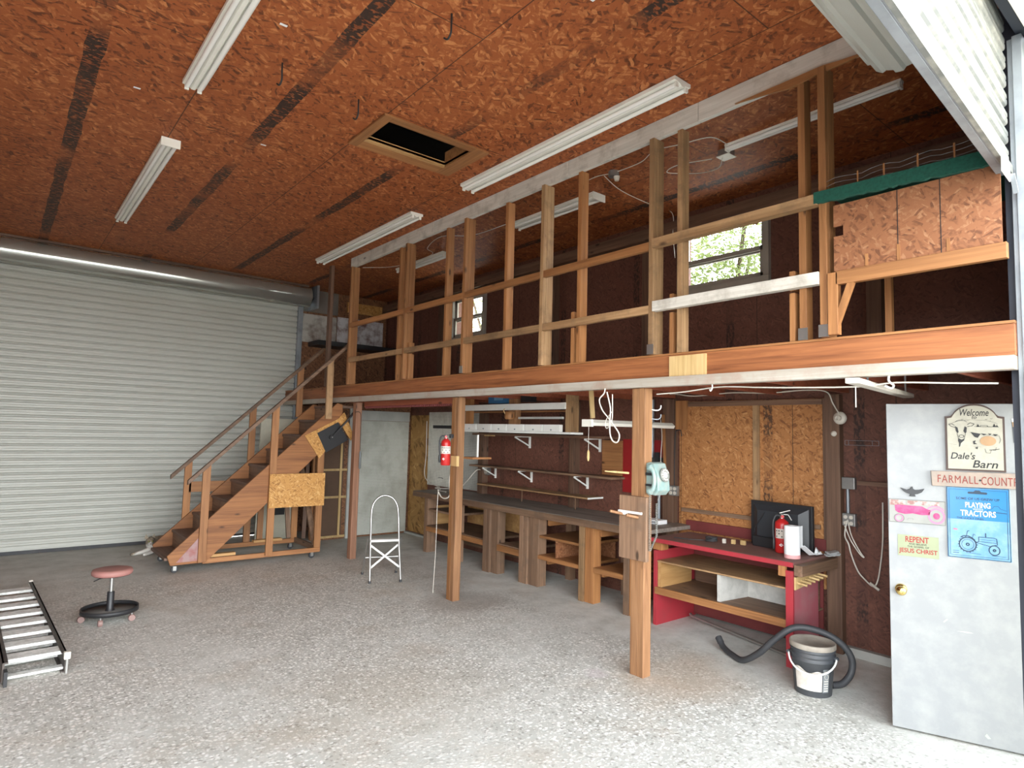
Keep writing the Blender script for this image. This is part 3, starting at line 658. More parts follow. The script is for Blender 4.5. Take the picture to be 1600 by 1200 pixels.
# fire extinguishers
def extinguisher(lb, x, y, z, h, r, yaw, hung):
    t = thing('fire_extinguisher', lb, 'fire extinguisher', (x, y, z), yaw, 'fire extinguishers')
    b = h*.72
    cyl = build('cylinder', MB().lathe([(r*.88, 0), (r, .012), (r, b*.86), (r*.9, b*.94), (r*.55, b), (r*.3, b+.012)], (0, 0, 0), n=28), M['red'], t, True)
    lbm = MB(); n = 14; z0, z1 = b*.45, b*.74; vs = []
    for k in range(n+1):
        a = PI+.35+(k/n)*(PI*.95); rr = r+.0012
        vs += [(rr*math.cos(a), rr*math.sin(a), z0), (rr*math.cos(a), rr*math.sin(a), z1)]
    lbm.add(vs, [(2*i, 2*i+1, 2*i+3, 2*i+2) for i in range(n)], True)
    build('instruction_label', lbm, M['label'], cyl, True)
    wl = MB()
    for row in range(3):
        for k in range(6):
            a = PI+.55+k*.38; rr = r+.002; zz = z0+(z1-z0)*(.2+.3*row); s_ = .006
            if row == 2 or k % 2 == row % 2: wl.add([(rr*math.cos(a-.10), rr*math.sin(a-.10), zz-s_), (rr*math.cos(a+.10), rr*math.sin(a+.10), zz-s_), (rr*math.cos(a+.10), rr*math.sin(a+.10), zz+s_*.6), (rr*math.cos(a-.10), rr*math.sin(a-.10), zz+s_*.6)], [(0, 1, 2, 3)])
    build('pictogram', wl, M['black'], cyl, True)
    dd = MB(); a0 = PI*1.5-.35; rr = r+.002; zc = b*.25
    dd.add([(rr*math.cos(a0-.32), rr*math.sin(a0-.32), zc), (rr*math.cos(a0), rr*math.sin(a0), zc-.014), (rr*math.cos(a0+.32), rr*math.sin(a0+.32), zc), (rr*math.cos(a0), rr*math.sin(a0), zc+.014)], [(0, 1, 2, 3)])
    build('diamond_mark', dd, M['white'], cyl, True)
    v = build('valve', MB().lathe([(r*.28, b+.01), (r*.28, b+.05), (r*.2, b+.055)], (0, 0, 0), n=12), M['alu'], t, True)
    build('gauge', MB().lathe([(.014, 0), (.014, -.012)], (0, -r*.25, b+.03), 'Y', 12), M['red'], v, True)
    build('handle', MB().bar((-.02, 0, b+.058), (r*1.15, 0, b+.085), .02, .006).bar((0, 0, b+.05), (r*.9, 0, b+.045), .016, .005).bar((r*.9, 0, b+.045), (r*1.35, 0, b-.0), .016, .005), M['alu'] if not hung else M['blackm'], t, True)
    build('hose', MB().tube(smooth_path([(-r*.25, 0, b+.035), (-r*.9, -.01, b+.035), (-r*1.3, -.015, b-.02), (-r*1.3, -.01, b*.6), (-r*1.2, -.005, b*.42)], 5), .008, 8), M['rubber'], t, True)
    build('nozzle', MB().lathe([(.010, b*.10), (.014, b*.18), (.014, b*.36), (.010, b*.42)], (-r*1.2, -.005, 0), n=10), M['black'], t, True)
    return t
te = extinguisher('small red fire extinguisher hanging on the middle post', 3.79, 5.73, 1.425, .385, .052, -.65, True)
build('wall_hook', B(3.83, 3.859, 5.69, 5.73, 1.72, 1.76), M['blackm'], te)
extinguisher('red fire extinguisher standing on the red workbench before the monitor', 5.33, 2.77, .822, .385, .058, -.85, False)
build('side_ledge', B(3.949, 4.20, 5.45, 5.66, 1.50, 1.52), M['lumx'], mid_post); build('ledge_stick', B(4.06, 4.075, 5.52, 5.535, 1.52, 1.76), M['white'], mid_post)
# hand tool hanging by a wire on the far post
cable('thin dark wire with a grey rod tool hanging beside the farthest post', [(3.88, 8.18, 2.02), (3.885, 8.10, 2.03), (3.89, 8.03, 2.0), (3.885, 8.0, 1.9), (3.885, 7.99, 1.7), (3.885, 7.985, 1.5)], .0035, 'blackm', 'hanging_wire', 'wire')
single('rod_tool', MB().lathe([(.012, 1.25), (.016, 1.27), (.016, 1.46), (.010, 1.49)], (3.885, 7.975, 0), n=10), plain('grey_rod', (.12, .13, .13), .4, dirt=.1), 'slim grey rod handle hanging at the farthest post', 'tool')

# ================================================================ STAIRCASE (parallel to the roll-up door)
t = thing('rolling_staircase', 'wooden staircase on casters with handrails leading up to the loft', 'staircase', (2.7, 8.95, 0))
YF, YB = 8.50, 9.42
def stringer(y0, y1, pink):
    build('stringer', MB().prism([(1.74, .10), (2.13, .10), (3.84, 1.75), (3.84, 2.13), (3.76, 2.15), (1.70, .215)], y0, y1), M['string'], t, bevel=.003)
stringer(YF, YF+.04, 1); stringer(YB-.04, YB, 0)
build('painted_corner', MB().prism([(1.80, .13), (2.10, .13), (2.10, .48)], YF-.004, YF-.001), M['pink'], t, label='faded pink painted lower corner')
for k in range(10):
    x = 1.71+.232*k; z = .19+.2145*k
    build('tread', B(x-.03, x+.235, YF+.045, YB-.045, z-.035, z), M['tread'], t, bevel=.004)
for k in range(9):
    x = 1.71+.232*(k+1); z = .19+.2145*k
    build('riser', B(x-.015, x, YF+.05, YB-.05, z+.002, z+.178), M['benchy'], t)
for y0 in (YF-.001, YB-.10):
    yy = (y0-.038, y0) if y0 < 9 else (y0+.103, y0+.141)
    hp = MB().prism([(1.87, 1.06), (1.87, 1.115), (3.90, 3.045), (3.90, 2.985)], yy[0]-.012, yy[1]+.012)
    build('handrail', hp, M['benchx'], t, bevel=.003)
def hpost(x, y0, y1, z0, z1, mt=None): build('handrail_post', MB().prism([(x-.045, z0), (x+.045, z0), (x+.045, z1+.045), (x-.045, z1-.045)], y0, y1), mt or M['lumz'], t, bevel=.002)
def hz(x): return 1.06+(x-1.87)*.951
hpost(2.08, YF-.04, YF-.002, .11, hz(2.08)-.003)
hpost(2.89, YF-.04, YF-.002, .11, hz(2.89)-.003)
hpost(3.62, YF-.04, YF-.002, 1.92, hz(3.62)-.003, M['greyz'])
hpost(2.08, YB+.002, YB+.04, .40, hz(2.08)-.003); hpost(2.89, YB+.002, YB+.04, .11, hz(2.89)-.003); hpost(3.56, YB+.002, YB+.04, 1.95, hz(3.56)-.003)
build('cross_board', B(2.10, 2.62, YB+.002, YB+.03, .88, 1.02), M['lumx'], t)
build('base_rail', B(2.10, 3.60, YF+.002, YF+.04, .085, .145), M['lumx'], t, bevel=.002)
build('base_rail', B(1.85, 3.60, YB-.04, YB-.002, .085, .145), M['lumx'], t, bevel=.002)
build('base_rail', B(3.56, 3.60, YF+.042, YB-.042, .085, .16), M['benchy'], t, bevel=.002)
build('base_block', B(2.12, 2.5, YF+.05, YF+.14, .145, .18), M['ply'], t, bevel=.002)
build('base_block', B(2.95, 3.35, YB-.14, YB-.05, .145, .18), M['ply'], t, bevel=.002)
build('leg', B(3.51, 3.60, YF-.001, YF+.038, .147, 1.50), M['lumz'], t, bevel=.002)
build('leg', B(3.51, 3.60, YB-.04, YB, .147, 1.50), M['lumz'], t, bevel=.002)
build('leg', B(3.02, 3.10, YB-.04, YB-.001, .147, 1.00), M['lumz'], t, bevel=.002)
build('leg', B(2.50, 2.58, YB-.04, YB-.001, .147, .52), M['lumz'], t, bevel=.002)
build('brace', MB().bar((3.56, YF+.10, .17), (3.52, YB-.12, 1.50), .035, .07, (1, 0, 0)), M['benchz'], t)
build('brace', MB().bar((3.46, YB-.08, .17), (3.34, YB-.10, 1.35), .035, .06, (1, 0, 0)), M['benchz'], t)
build('chipboard_panel', B(2.845, 3.60, YF-.060, YF-.042, .725, 1.17), M['osb_y'], t, bevel=.001, label='square of bright yellow chipboard')
build('gusset', MB().prism([(3.30, 1.68), (3.52, 1.37), (3.60, 1.47), (3.60, 1.52), (3.50, 1.72), (3.80, 1.87), (3.98, 1.62), (4.02, 1.70), (3.86, 2.02), (3.82, 1.98), (3.78, 1.93)], YF-.018, YF-.003), M['osb_y'], t, label='angled chipboard bracket')
for x, y in ((1.80, YF+.06), (1.80, YB-.06), (3.50, YF+.05), (3.50, YB-.06)):
    cs = build('caster', MB().lathe([(.036, -.013), (.04, -.008), (.04, .008), (.036, .013)], (x, y, .041), 'Y', 18), M['rubber'], t)
    build('fork', B(x-.018, x+.018, y-.022, y-.018, .03, .085).box(x-.018, x+.018, y+.018, y+.022, .03, .085).box(x-.022, x+.022, y-.022, y+.022, .08, .086), M['alu'], cs)
# black swing-arm bracket
t = thing('black_arm_mount', 'black steel plate with a jointed arm fixed beside the top of the stairs', 'mount', (3.70, 8.45, 1.67))
build('plate', MB().prism([(3.47, 1.72), (3.77, 1.88), (3.93, 1.63), (3.61, 1.45)], YF-.030, YF-.020), M['blackm'], t, bevel=.002)
build('arm', MB().bar((3.68, YF-.05, 1.67), (3.93, YF-.13, 1.99), .02, .035, (0, 1, 0)).bar((3.93, YF-.13, 1.99), (3.95, 8.312, 2.04), .02, .035, (0, 0, 1)), M['black'], t)
build('pivot', MB().lathe([(.032, -.03), (.032, 0)], (3.67, YF-.032, 1.665), 'Y', 16), M['black'], t)
build('bolt', MB().lathe([(.008, -.006), (.008, 0)], (3.675, YF-.063, 1.665), 'Y', 8), M['alu'], t)

# behind the stairs
t = thing('cream_cabinet_side', 'cream door panel with a small black vent behind the stairs', 'panel', (3.56, 10.31, 0))
build('panel', B(3.28, 3.88, 10.28, 10.32, .0, 1.92), M['creamp'], t, bevel=.003)
build('vent', B(3.56, 3.72, 10.272, 10.279, .38, .52), M['black'], t)
t = thing('battened_shelves', 'brown board unit framed with pale battens beside the grey column', 'shelf unit', (4.28, 9.77, 0))
build('board', B(4.05, 4.48, 9.785, 9.797, .03, 1.95), M['brown'], t)
fr = [build('batten', B(4.08, 4.54, 9.765, 9.784, z0, z0+.035), M['pale'], t) for z0 in (1.10, .66, .03)]
build('batten', B(4.405, 4.44, 9.75, 9.764, .065, 1.75), M['pale'], t)
single('grey_board', B(4.12, 4.26, 10.1, 10.14, .0, 2.1), M['greyp'], 'narrow grey board standing behind the stair legs', 'board')
for x, lb in ((3.95, 'dark timber leaning behind the stairs, left one'), ):
    single('leaning_timber', MB().bar((x, 10.0, .02), (x+.10, 10.18, 2.0), .06, .04), M['darkz'], lb, 'timber')
single('leaning_timber', B(4.00, 4.045, 9.87, 9.93, 0, 2.15), M['lumz'], 'upright orange timber behind the stair frame', 'timber')
# pegboard closet door
t = thing('pegboard_door', 'large grey pegboard sliding door in the far corner', 'door', (5.17, 9.75, 0))
build('door_leaf', B(4.69, 5.66, 9.75, 9.785, .035, 1.93), M['pegg'], t, bevel=.002); build('header_board', B(4.69, 5.66, 9.735, 9.785, 1.935, 2.10), M['greyp'], t, bevel=.002)
single('plywood_wall_sheet', B(5.695, 5.718, 9.17, 9.74, .05, 2.05), osb('aged_ply', (.16, .075, .015), (.34, .18, .05), (.50, .30, .11), 'x', scale=.5), 'aged yellow-brown plywood wall panel between pegboard door and workbench', 'panel')
t = thing('hooked_board', 'dark red board with a scalloped row of cup hooks under the loft beam', 'board', (3.96, 7.0, 2.09))
build('board', B(4.0, 4.03, 5.78, 8.15, 2.10, 2.19), M['redb'], t, bevel=.002)
sc = MB()
for k in range(52): sc.lathe([(.0, -.022), (.016, -.012), (.018, 0), (.012, .01)], (4.0, 5.84+k*.044, 2.097), 'Z', 8)
build('scalloped_edge', sc, M['maroon'], t)
tt = thing('shop_light', 'short white lamp housing under the loft just right of the farthest post', 'strip light', (4.1, 7.6, 2.14))
build('housing', B(4.10, 4.20, 7.0, 7.95, 2.13, 2.19), M['lampw'], tt, bevel=.003)

# ================================================================ LONG WORKBENCH
t = thing('long_workbench', 'long dark timber workbench with open bays along the wall', 'workbench', (5.37, 6.15, 0))
build('worktop', B(5.0, 5.715, 3.93, 8.40, .84, .88), wood('oily_worktop', (.13, .11, .095), (.32, .275, .235), 1, wear=(.20, .17, .14), knots=False, jit=0), t, bevel=.004)
build('top_edge', B(4.985, 4.999, 3.93, 8.40, .80, .875), M['benchy'], t, bevel=.003)
def leg(y0, y1, mt, x0=5.03, x1=5.12): build('leg', B(x0, x1, y0, y1, 0, .838), mt, t, bevel=.003)
D, Lz = M['benchz'], M['lumz']
leg(8.06, 8.16, D, 5.05, 5.20)
leg(7.22, 7.32, D)
leg(6.57, 6.64, D, 5.01, 5.06); leg(6.50, 6.565, D, 5.01, 5.06); leg(6.36, 6.49, D, 5.04, 5.16)
leg(5.84, 5.91, D, 5.01, 5.06); leg(5.76, 5.835, D, 5.01, 5.06); leg(5.58, 5.75, D, 5.03, 5.16)
leg(4.83, 4.90, M['greyz'], 5.01, 5.06); leg(4.70, 4.825, Lz, 5.03, 5.15)
leg(4.20, 4.27, D, 5.01, 5.06); leg(4.10, 4.195, Lz, 5.02, 5.15)
def shelf(y0, y1, z, mt=None, x0=5.04, th=.03, nm='shelf'): build(nm, B(x0, 5.68, y0, y1, z-th, z), mt or M['benchy'], t, bevel=.002)
shelf(6.65, 8.05, .40); shelf(5.92, 6.355, .39); shelf(4.91, 5.575, .375, M['lumy']); shelf(4.28, 4.695, .385, M['lumy']); shelf(7.33, 8.05, .64, None, 5.06, .03)
shelf(4.91, 5.575, .60, M['lumy'])
build('shelf_edge', B(5.02, 5.039, 6.65, 8.05, .32, .385), M['lumy'], t); build('shelf_edge', B(5.02, 5.039, 5.92, 6.355, .30, .375), M['lumy'], t)
build('shelf_edge', B(5.02, 5.039, 4.91, 5.575, .33, .373), M['lumy'], t); build('shelf_edge', B(5.02, 5.039, 4.28, 4.695, .335, .383), M['lumy'], t)
build('divider', B(5.05, 5.60, 5.29, 5.31, .378, .568), M['osb_x'], t, label='small pale partition of the cubby')
build('side_panel', B(5.10, 5.66, 8.17, 8.19, .36, .66), M['ply'], t); build('back_panel', B(5.66, 5.68, 6.66, 7.9, .42, .72), M['ply'], t)
build('back_panel', B(5.62, 5.64, 4.92, 5.57, .38, .56), M['osb_x'], t); build('back_panel', B(5.50, 5.52, 4.29, 4.69, .40, .70), M['osb_x'], t)
build('cleat', B(5.16, 5.64, 4.665, 4.70, .27, .35), M['lumx'], t); build('cleat', B(5.17, 5.64, 5.545, 5.58, .25, .345), M['lumx'], t); build('cleat', B(5.17, 5.64, 6.33, 6.36, .27, .355), M['lumx'], t)
build('cleat', B(5.12, 5.64, 4.665, 4.695, .70, .80), M['lumx'], t); build('cleat', B(5.17, 5.64, 5.545, 5.575, .70, .80), M['lumx'], t)
for y in (4.14, 4.76, 5.66, 6.42, 7.27, 8.1): build('rear_leg', B(5.60, 5.69, y-.045, y+.045, 0, .838), D, t)
build('lower_board', B(5.66, 5.69, 6.4, 8.05, .08, .26), M['benchy'], t)
# parts box at the bench end
t = thing('parts_carton', 'small white carton with a striped label on the bench end behind the near post', 'carton', (5.45, 4.2, .882))
build('carton', B(5.36, 5.50, 4.10, 4.30, .882, .925), M['paper'], t, bevel=.003)
sm_ = MB()
for k in range(9): sm_.box(5.357, 5.3585, 4.14+k*.011, 4.145+k*.011, .892, .915)
build('bar_marks', sm_, M['black'], t)

# wall shelves behind the bench
def bracket(par, y, z, d=.25):
    build('shelf_bracket', MB().box(5.695, 5.718, y-.012, y+.012, z-.16, z).bar((5.70, y, z-.13), (5.718-d, y, z-.012), .015, .018, (0, 1, 0)).box(5.718-d, 5.718, y-.008, y+.008, z-.012, z-.001), M['white'], par)
t = thing('wall_shelf', 'narrow grey plank shelf hung just above the long worktop', 'shelf', (5.58, 6.2, 1.04), 0, 'shelves on the long wall')
build('plank', B(5.45, 5.715, 5.20, 7.40, 1.03, 1.05), M['greyy'], t, bevel=.002); build('plank_end', B(5.45, 5.715, 5.194, 5.199, 1.03, 1.05), M['white'], t)
for y in (5.45, 6.45): build('prop', B(5.50, 5.51, y, y+.01, .882, 1.03), M['benchz'], t)
t = thing('wall_shelf', 'long brown shelf board on white brackets, middle of the wall', 'shelf', (5.6, 6.2, 1.29), 0, 'shelves on the long wall')
build('plank', B(5.48, 5.715, 4.85, 7.65, 1.285, 1.31), M['benchy'], t, bevel=.002)
for y in (5.45, 6.5, 7.3): bracket(t, y, 1.285)
t = thing('wall_shelf', 'dark top shelf below the hanging bin rack', 'shelf', (5.6, 6.2, 1.75), 0, 'shelves on the long wall')
build('plank', B(5.45, 5.715, 4.95, 7.55, 1.745, 1.775), M['darky'], t, bevel=.002)
for y in (5.25, 6.55): bracket(t, y, 1.745, .28)
for y, lb in ((7.18, 'left of two tiny paper labels under the top shelf'), (7.05, 'right of two tiny paper labels under the top shelf')):
    single('shelf_label', B(5.43, 5.449, y-.05, y+.05, 1.735, 1.75), M['pale'], lb, 'label')
t = thing('pegboard', 'white pegboard with a black slot strip on the wall above the bench end', 'pegboard', (5.70, 8.78, .87))
build('sheet', B(5.69, 5.715, 8.42, 9.14, .89, 2.10), M['pegw'], t, bevel=.002); build('black_strip', B(5.684, 5.689, 8.40, 9.0, 1.83, 1.88), M['black'], t)
hk = MB()
for y in (8.75, 8.70): hk.tube(smooth_path([(5.69, y, 1.58), (5.66, y, 1.575), (5.65, y, 1.55), (5.66, y, 1.54)], 3), .004, 5)
hk.tube([(5.685, 8.65, 1.02), (5.67, 8.68, 1.03), (5.67, 8.76, 1.03), (5.685, 8.79, 1.02)], .004, 5)
build('hook', hk, M['blackm'], t)
t = thing('pegboard', 'greyish stained pegboard behind the middle post', 'pegboard', (5.70, 7.95, .9))
build('sheet', B(5.69, 5.715, 7.70, 8.25, .90, 2.10), perf('grey_stained_pegboard', (.46, .46, .42), 1, dirt=(.08, .07, .06)), t, bevel=.002)
t = thing('wall_outlet', 'outlet with a white plug right of the stained pegboard', 'outlet', (5.69, 7.48, 1.22))
build('box', B(5.66, 5.717, 7.42, 7.54, 1.16, 1.28), M['metalbox'], t, bevel=.003); build('receptacle', B(5.652, 5.659, 7.44, 7.52, 1.18, 1.26), M['porc'], t)
cable('white extension cord drooping from the outlet across the pegboards', [(5.65, 7.50, 1.22), (5.60, 7.62, 1.22), (5.56, 7.80, 1.05), (5.55, 8.0, .92), (5.5, 8.25, .90), (5.45, 8.5, .888), (5.6, 8.62, .89)], .008)
cable('white cord hanging from the pegboard edge down to the worktop', [(5.66, 9.16, 1.95), (5.66, 9.15, 1.4), (5.64, 9.12, 1.0), (5.45, 8.36, .90), (5.3, 8.2, .89), (5.25, 7.9, .888)], .006)
cable('thick white cord loop by the middle post', [(3.955, 5.70, 1.62), (3.99, 5.85, 1.5), (4.02, 5.98, 1.25), (4.03, 5.98, 1.08), (4.02, 6.05, 1.03), (4.02, 6.14, 1.04), (4.02, 6.2, 1.09)], .008)
cable('thin white string dangling to the floor left of the middle post', [(3.84, 5.93, 1.15), (3.84, 5.94, .9), (3.845, 5.95, .5), (3.84, 5.97, .02)], .003, name='string', cat='string')

# hanging rack with plastic bins
t = thing('bin_rack', 'rack hanging from the joists with whitewashed boards and two wood posts', 'rack', (4.9, 5.9, 1.79))
build('post', B(4.92, 5.0, 4.92, 5.05, 1.815, 2.36), M['greyz'], t, bevel=.002); build('post', B(4.93, 5.0, 5.92, 6.07, 1.815, 2.208), M['post'], t, bevel=.002); build('post', B(4.93, 5.0, 6.9, 7.0, 1.815, 2.36), M['lumz'], t)
build('rail_board', B(4.895, 4.919, 5.04, 7.0, 2.07, 2.145), M['white'], t, bevel=.002); build('shelf_board', B(4.84, 5.04, 4.89, 7.02, 1.79, 1.813), M['white'], t, bevel=.002)
build('thin_rail', B(4.90, 4.925, 5.08, 5.85, 1.96, 1.985), M['greyp'], t); build('thin_rail', B(5.01, 5.03, 5.08, 7.0, 2.045, 2.06), M['lumy'], t)
bxs = [(6.65, 6.92), (6.33, 6.62), (6.02, 6.30), (5.70, 5.99), (5.36, 5.66), (5.07, 5.34)]
proto = None
for k, (a, b) in enumerate(bxs):
    c = (a+b)/2
    if proto is None:
        proto = thing('storage_bin', 'white bin', 'bin', (4.875, c, 1.8135), 0, 'white bins on the hanging rack')
        build('bin_body', B(4.85, 4.90, c-.137, c+.137, 1.814, 1.895), M['white'], proto, bevel=.003); build('pull', MB().lathe([(.008, -.012), (.008, 0)], (4.85, c, 1.835), 'X', 8), M['galvd'], proto)
        o = proto
    else:
        o = copy_tree(proto); o.location = (4.875, c, 1.8135); o.scale = (1, (b-a)/.274, 1)
    o['label'] = 'white flat-front bin on the hanging rack, ' + ['farthest left, next to the middle post', 'second from the middle post', 'left of the rack post', 'right of the rack post', 'second from the right end', 'at the right end of the row'][k]
t = thing('wooden_mug', 'small round brown wooden pot hanging on the rack post', 'pot', (4.87, 5.93, 1.96))
build('pot', MB().lathe([(.05, 0), (.062, .02), (.062, .085), (.05, .09), (.045, .02), (0, .02)], (4.83, 5.93, 1.955), n=18), M['lumz'], t); build('handle', MB().tube(smooth_path([(4.775, 5.95, 2.02), (4.76, 5.96, 2.06), (4.79, 5.98, 2.08)], 4), .006, 6), M['pale'], t)
t = thing('blue_carton', 'blue retail carton stored above the hanging rack rail', 'carton', (4.97, 6.3, 2.16))
build('carton', B(4.94, 5.10, 6.10, 6.51, 2.16, 2.27), M['blue'], t, bevel=.003); build('printed_face', B(4.936, 4.939, 6.2, 6.38, 2.20, 2.25), plain('light_blue_print', (.15, .35, .55), .5), t)
single('dark_case', B(4.96, 5.06, 5.70, 5.88, 2.17, 2.30), M['black'], 'dark case beside the blue carton above the rack', 'case')
# hanging fluorescent strip across the bench
t = thing('hanging_strip_light', 'white strip light hung crosswise behind the near post', 'strip light', (4.7, 3.91, 1.87))
build('housing', MB().prism([(3.86, 1.875), (3.96, 1.875), (3.975, 1.90), (3.94, 1.93), (3.88, 1.93), (3.845, 1.90)], 4.10, 5.28, 'yz'), M['lampw'], t, bevel=.002)
build('end_cap', B(4.07, 4.099, 3.85, 3.97, 1.865, 1.93), M['lampw'], t, bevel=.003)
build('pull_cord', MB().tube([(4.10, 3.91, 1.865), (4.10, 3.91, 1.66)], .002, 4), M['cord'], t)
build('pull_handle', MB().lathe([(.003, 0), (.011, -.02), (.013, -.07), (.006, -.10)], (4.10, 3.91, 1.66), n=10), M['pale'], t)
build('hanger_strap', B(4.96, 4.97, 3.90, 3.92, 1.78, 2.36), M['galvd'], t)
single('yellow_hanger_board', MB().bar((4.10, 3.905, 2.36), (4.155, 3.915, 1.942), .045, .02, (0, 1, 0)), M['pale'], 'pale yellow board holding up the left end of the hanging strip light', 'board', None, .002)

# ================================================================ RIGHT PART OF THE LONG WALL
t = thing('wall_panel', 'orange chipboard wall panel with a printed band behind the red workbench', 'panel', (5.70, 3.3, .82))
build('sheet', B(5.695, 5.718, 2.56, 4.09, .50, 2.17), M['panel'], t)
build('mid_stud', B(5.672, 5.694, 3.17, 3.235, 1.05, 2.12), M['greyz'], t, bevel=.002)
build('top_batten', B(5.668, 5.694, 2.57, 3.97, 2.115, 2.165), M['darky'], t, bevel=.002)
build('cross_batten', B(5.672, 5.694, 2.60, 4.05, 1.01, 1.05), M['benchy'], t, bevel=.002)
build('side_batten', B(5.665, 5.694, 2.54, 2.565, .80, 2.165), M['darkz'], t, bevel=.002)
single('reddish_plank', B(5.66, 5.694, 3.98, 4.12, 1.87, 2.18), M['lumz'], 'short reddish-orange plank at the top left of the chipboard wall panel', 'board', None, .002)
single('maroon_skirt_board', B(5.66, 5.694, 2.50, 3.98, .83, .93), M['maroon'], 'maroon board standing along the back of the red workbench', 'board')
single('maroon_door', B(5.70, 5.717, 4.28, 4.88, 1.14, 1.75), M['redcab'], 'deep red cupboard front on the wall behind the near post', 'cupboard front')
single('plywood_square', B(5.68, 5.717, 4.885, 5.19, 1.32, 1.73), M['lumy'], 'reddish plywood square left of the deep red cupboard front', 'board', None, .002)
single('leaning_stick', MB().bar((5.60, 4.205, 1.41), (5.62, 4.25, 2.03), .015, .035, (1, 0, 0)), M['lumz'], 'flat orange stick fixed on the dark wall post behind the phone', 'stick')
t = thing('breaker_box', 'grey electrical box with conduit behind the wall phone', 'electrical box', (5.66, 4.38, 1.3))
build('box', B(5.60, 5.70, 4.30, 4.47, 1.28, 1.56), plain('grey_enamel_box', (.07, .075, .075), .5, dirt=.2), t, bevel=.004)
build('conduit', MB().tube([(5.66, 4.43, 1.56), (5.66, 4.43, 2.2)], .025, 12), M['galvd'], t); build('conduit', MB().tube([(5.66, 4.33, 1.28), (5.66, 4.33, .90)], .018, 10), M['galvd'], t)
build('switch_box', B(5.575, 5.60, 4.275, 4.33, 1.48, 1.62), M['blackm'], t)
single('round_socket', MB().lathe([(.035, 0), (.035, -.02), (.02, -.04)], (5.635, 4.255, 1.31), 'X', 14), M['porc'], 'small round pale socket right of the wall phone', 'socket')
cable('white wire looping beside the grey electrical box', [(5.60, 4.27, 1.98), (5.60, 4.25, 1.8), (5.59, 4.25, 1.66), (5.57, 4.24, 1.52), (5.57, 4.22, 1.44), (5.59, 4.25, 1.36), (5.60, 4.26, 1.2), (5.6, 4.30, 1.1)], .004)
t = thing('wall_outlet', 'four-socket outlet left of the chipboard wall panel', 'outlet', (5.64, 4.10, 1.17))
build('box', B(5.60, 5.639, 4.05, 4.16, 1.17, 1.275), M['metalbox'], t, bevel=.003)
rc = MB()
for dy in (4.08, 4.13):
    for dz in (1.20, 1.245): rc.lathe([(.018, -.006), (.018, 0)], (5.599, dy, dz), 'X', 14)
build('socket', rc, M['porc'], t)
cable('thin black cable bent over the dark post above the four-socket outlet', [(5.635, 4.11, 1.275), (5.635, 4.11, 1.6), (5.635, 4.10, 1.83), (5.635, 4.08, 1.86), (5.64, 4.04, 1.86), (5.65, 4.03, 1.80)], .005, 'black')
t = thing('lamp_socket', 'round porcelain lamp holder on the dark right-hand wall post', 'lamp socket', (5.62, 2.38, 1.93))
build('base', MB().lathe([(.055, 0), (.055, -.012), (.04, -.022), (.02, -.024)], (5.639, 2.40, 1.99), 'X', 22), M['porc'], t)
build('socket', MB().lathe([(.022, -.022), (.024, -.06), (.015, -.062), (.013, -.03)], (5.639, 2.40, 1.99), 'X', 16), M['porc'], t)
single('round_button', MB().lathe([(.024, 0), (.022, -.012), (.008, -.014)], (5.639, 2.455, 1.855), 'X', 16), M['porc'], 'small round button below the porcelain lamp holder', 'button')
t = thing('conduit_outlets', 'two grey junction boxes joined by a conduit at the right-hand wall post', 'outlet', (5.68, 2.36, 1.05))
build('upper_box', B(5.655, 5.70, 2.30, 2.405, 1.385, 1.485), M['metalbox'], t, bevel=.004); lb_ = build('lower_box', B(5.655, 5.70, 2.30, 2.405, 1.075, 1.18), M['metalbox'], t, bevel=.004)
build('conduit', MB().tube([(5.68, 2.365, 1.18), (5.68, 2.365, 1.385)], .014, 10), M['galvd'], t)
rc = MB()
for dy in (2.33, 2.375):
    for dz in (1.10, 1.15): rc.lathe([(.016, -.006), (.016, 0)], (5.654, dy, dz), 'X', 12)
build('socket', rc, M['porc'], lb_)
single('wall_pipe', B(5.68, 5.718, .95, 2.29, 1.425, 1.46), M['darky'], 'dark horizontal batten running right from the upper junction box', 'batten')
cable('white cords bunched below the lower junction box and sagging to the door', [(5.64, 2.36, 1.12), (5.62, 2.37, 1.0), (5.62, 2.34, .93), (5.64, 2.33, .85), (5.66, 2.29, .72), (5.66, 2.24, .66), (5.66, 2.17, .61), (5.66, 2.135, .66), (5.66, 2.11, .80), (5.66, 2.09, 1.0), (5.66, 2.085, 1.3)], .006)
cable('short loop of white cord at the lower junction box', [(5.63, 2.35, 1.13), (5.61, 2.31, 1.0), (5.62, 2.25, .88), (5.62, 2.22, .84), (5.62, 2.25, .86), (5.62, 2.32, .96), (5.62, 2.37, 1.08)], .005)
single('cord_connector', MB().tube([(5.65, 2.19, .635), (5.65, 2.12, .59)], .012, 8), M['porc'], 'white plug connector at the lowest point of the sagging cord', 'plug')
wr = MB()
for z0 in (1.76, 1.80): wr.tube([(5.70, 2.12, z0), (5.70, 2.39, z0)], .0018, 4)
for y0 in (2.12, 2.17, 2.36, 2.39): wr.tube([(5.70, y0, 1.76), (5.70, y0, 1.80)], .0018, 4)
single('wire_rack', wr, M['galvd'], 'thin wire rectangle on the wall left of the white door', 'rack')
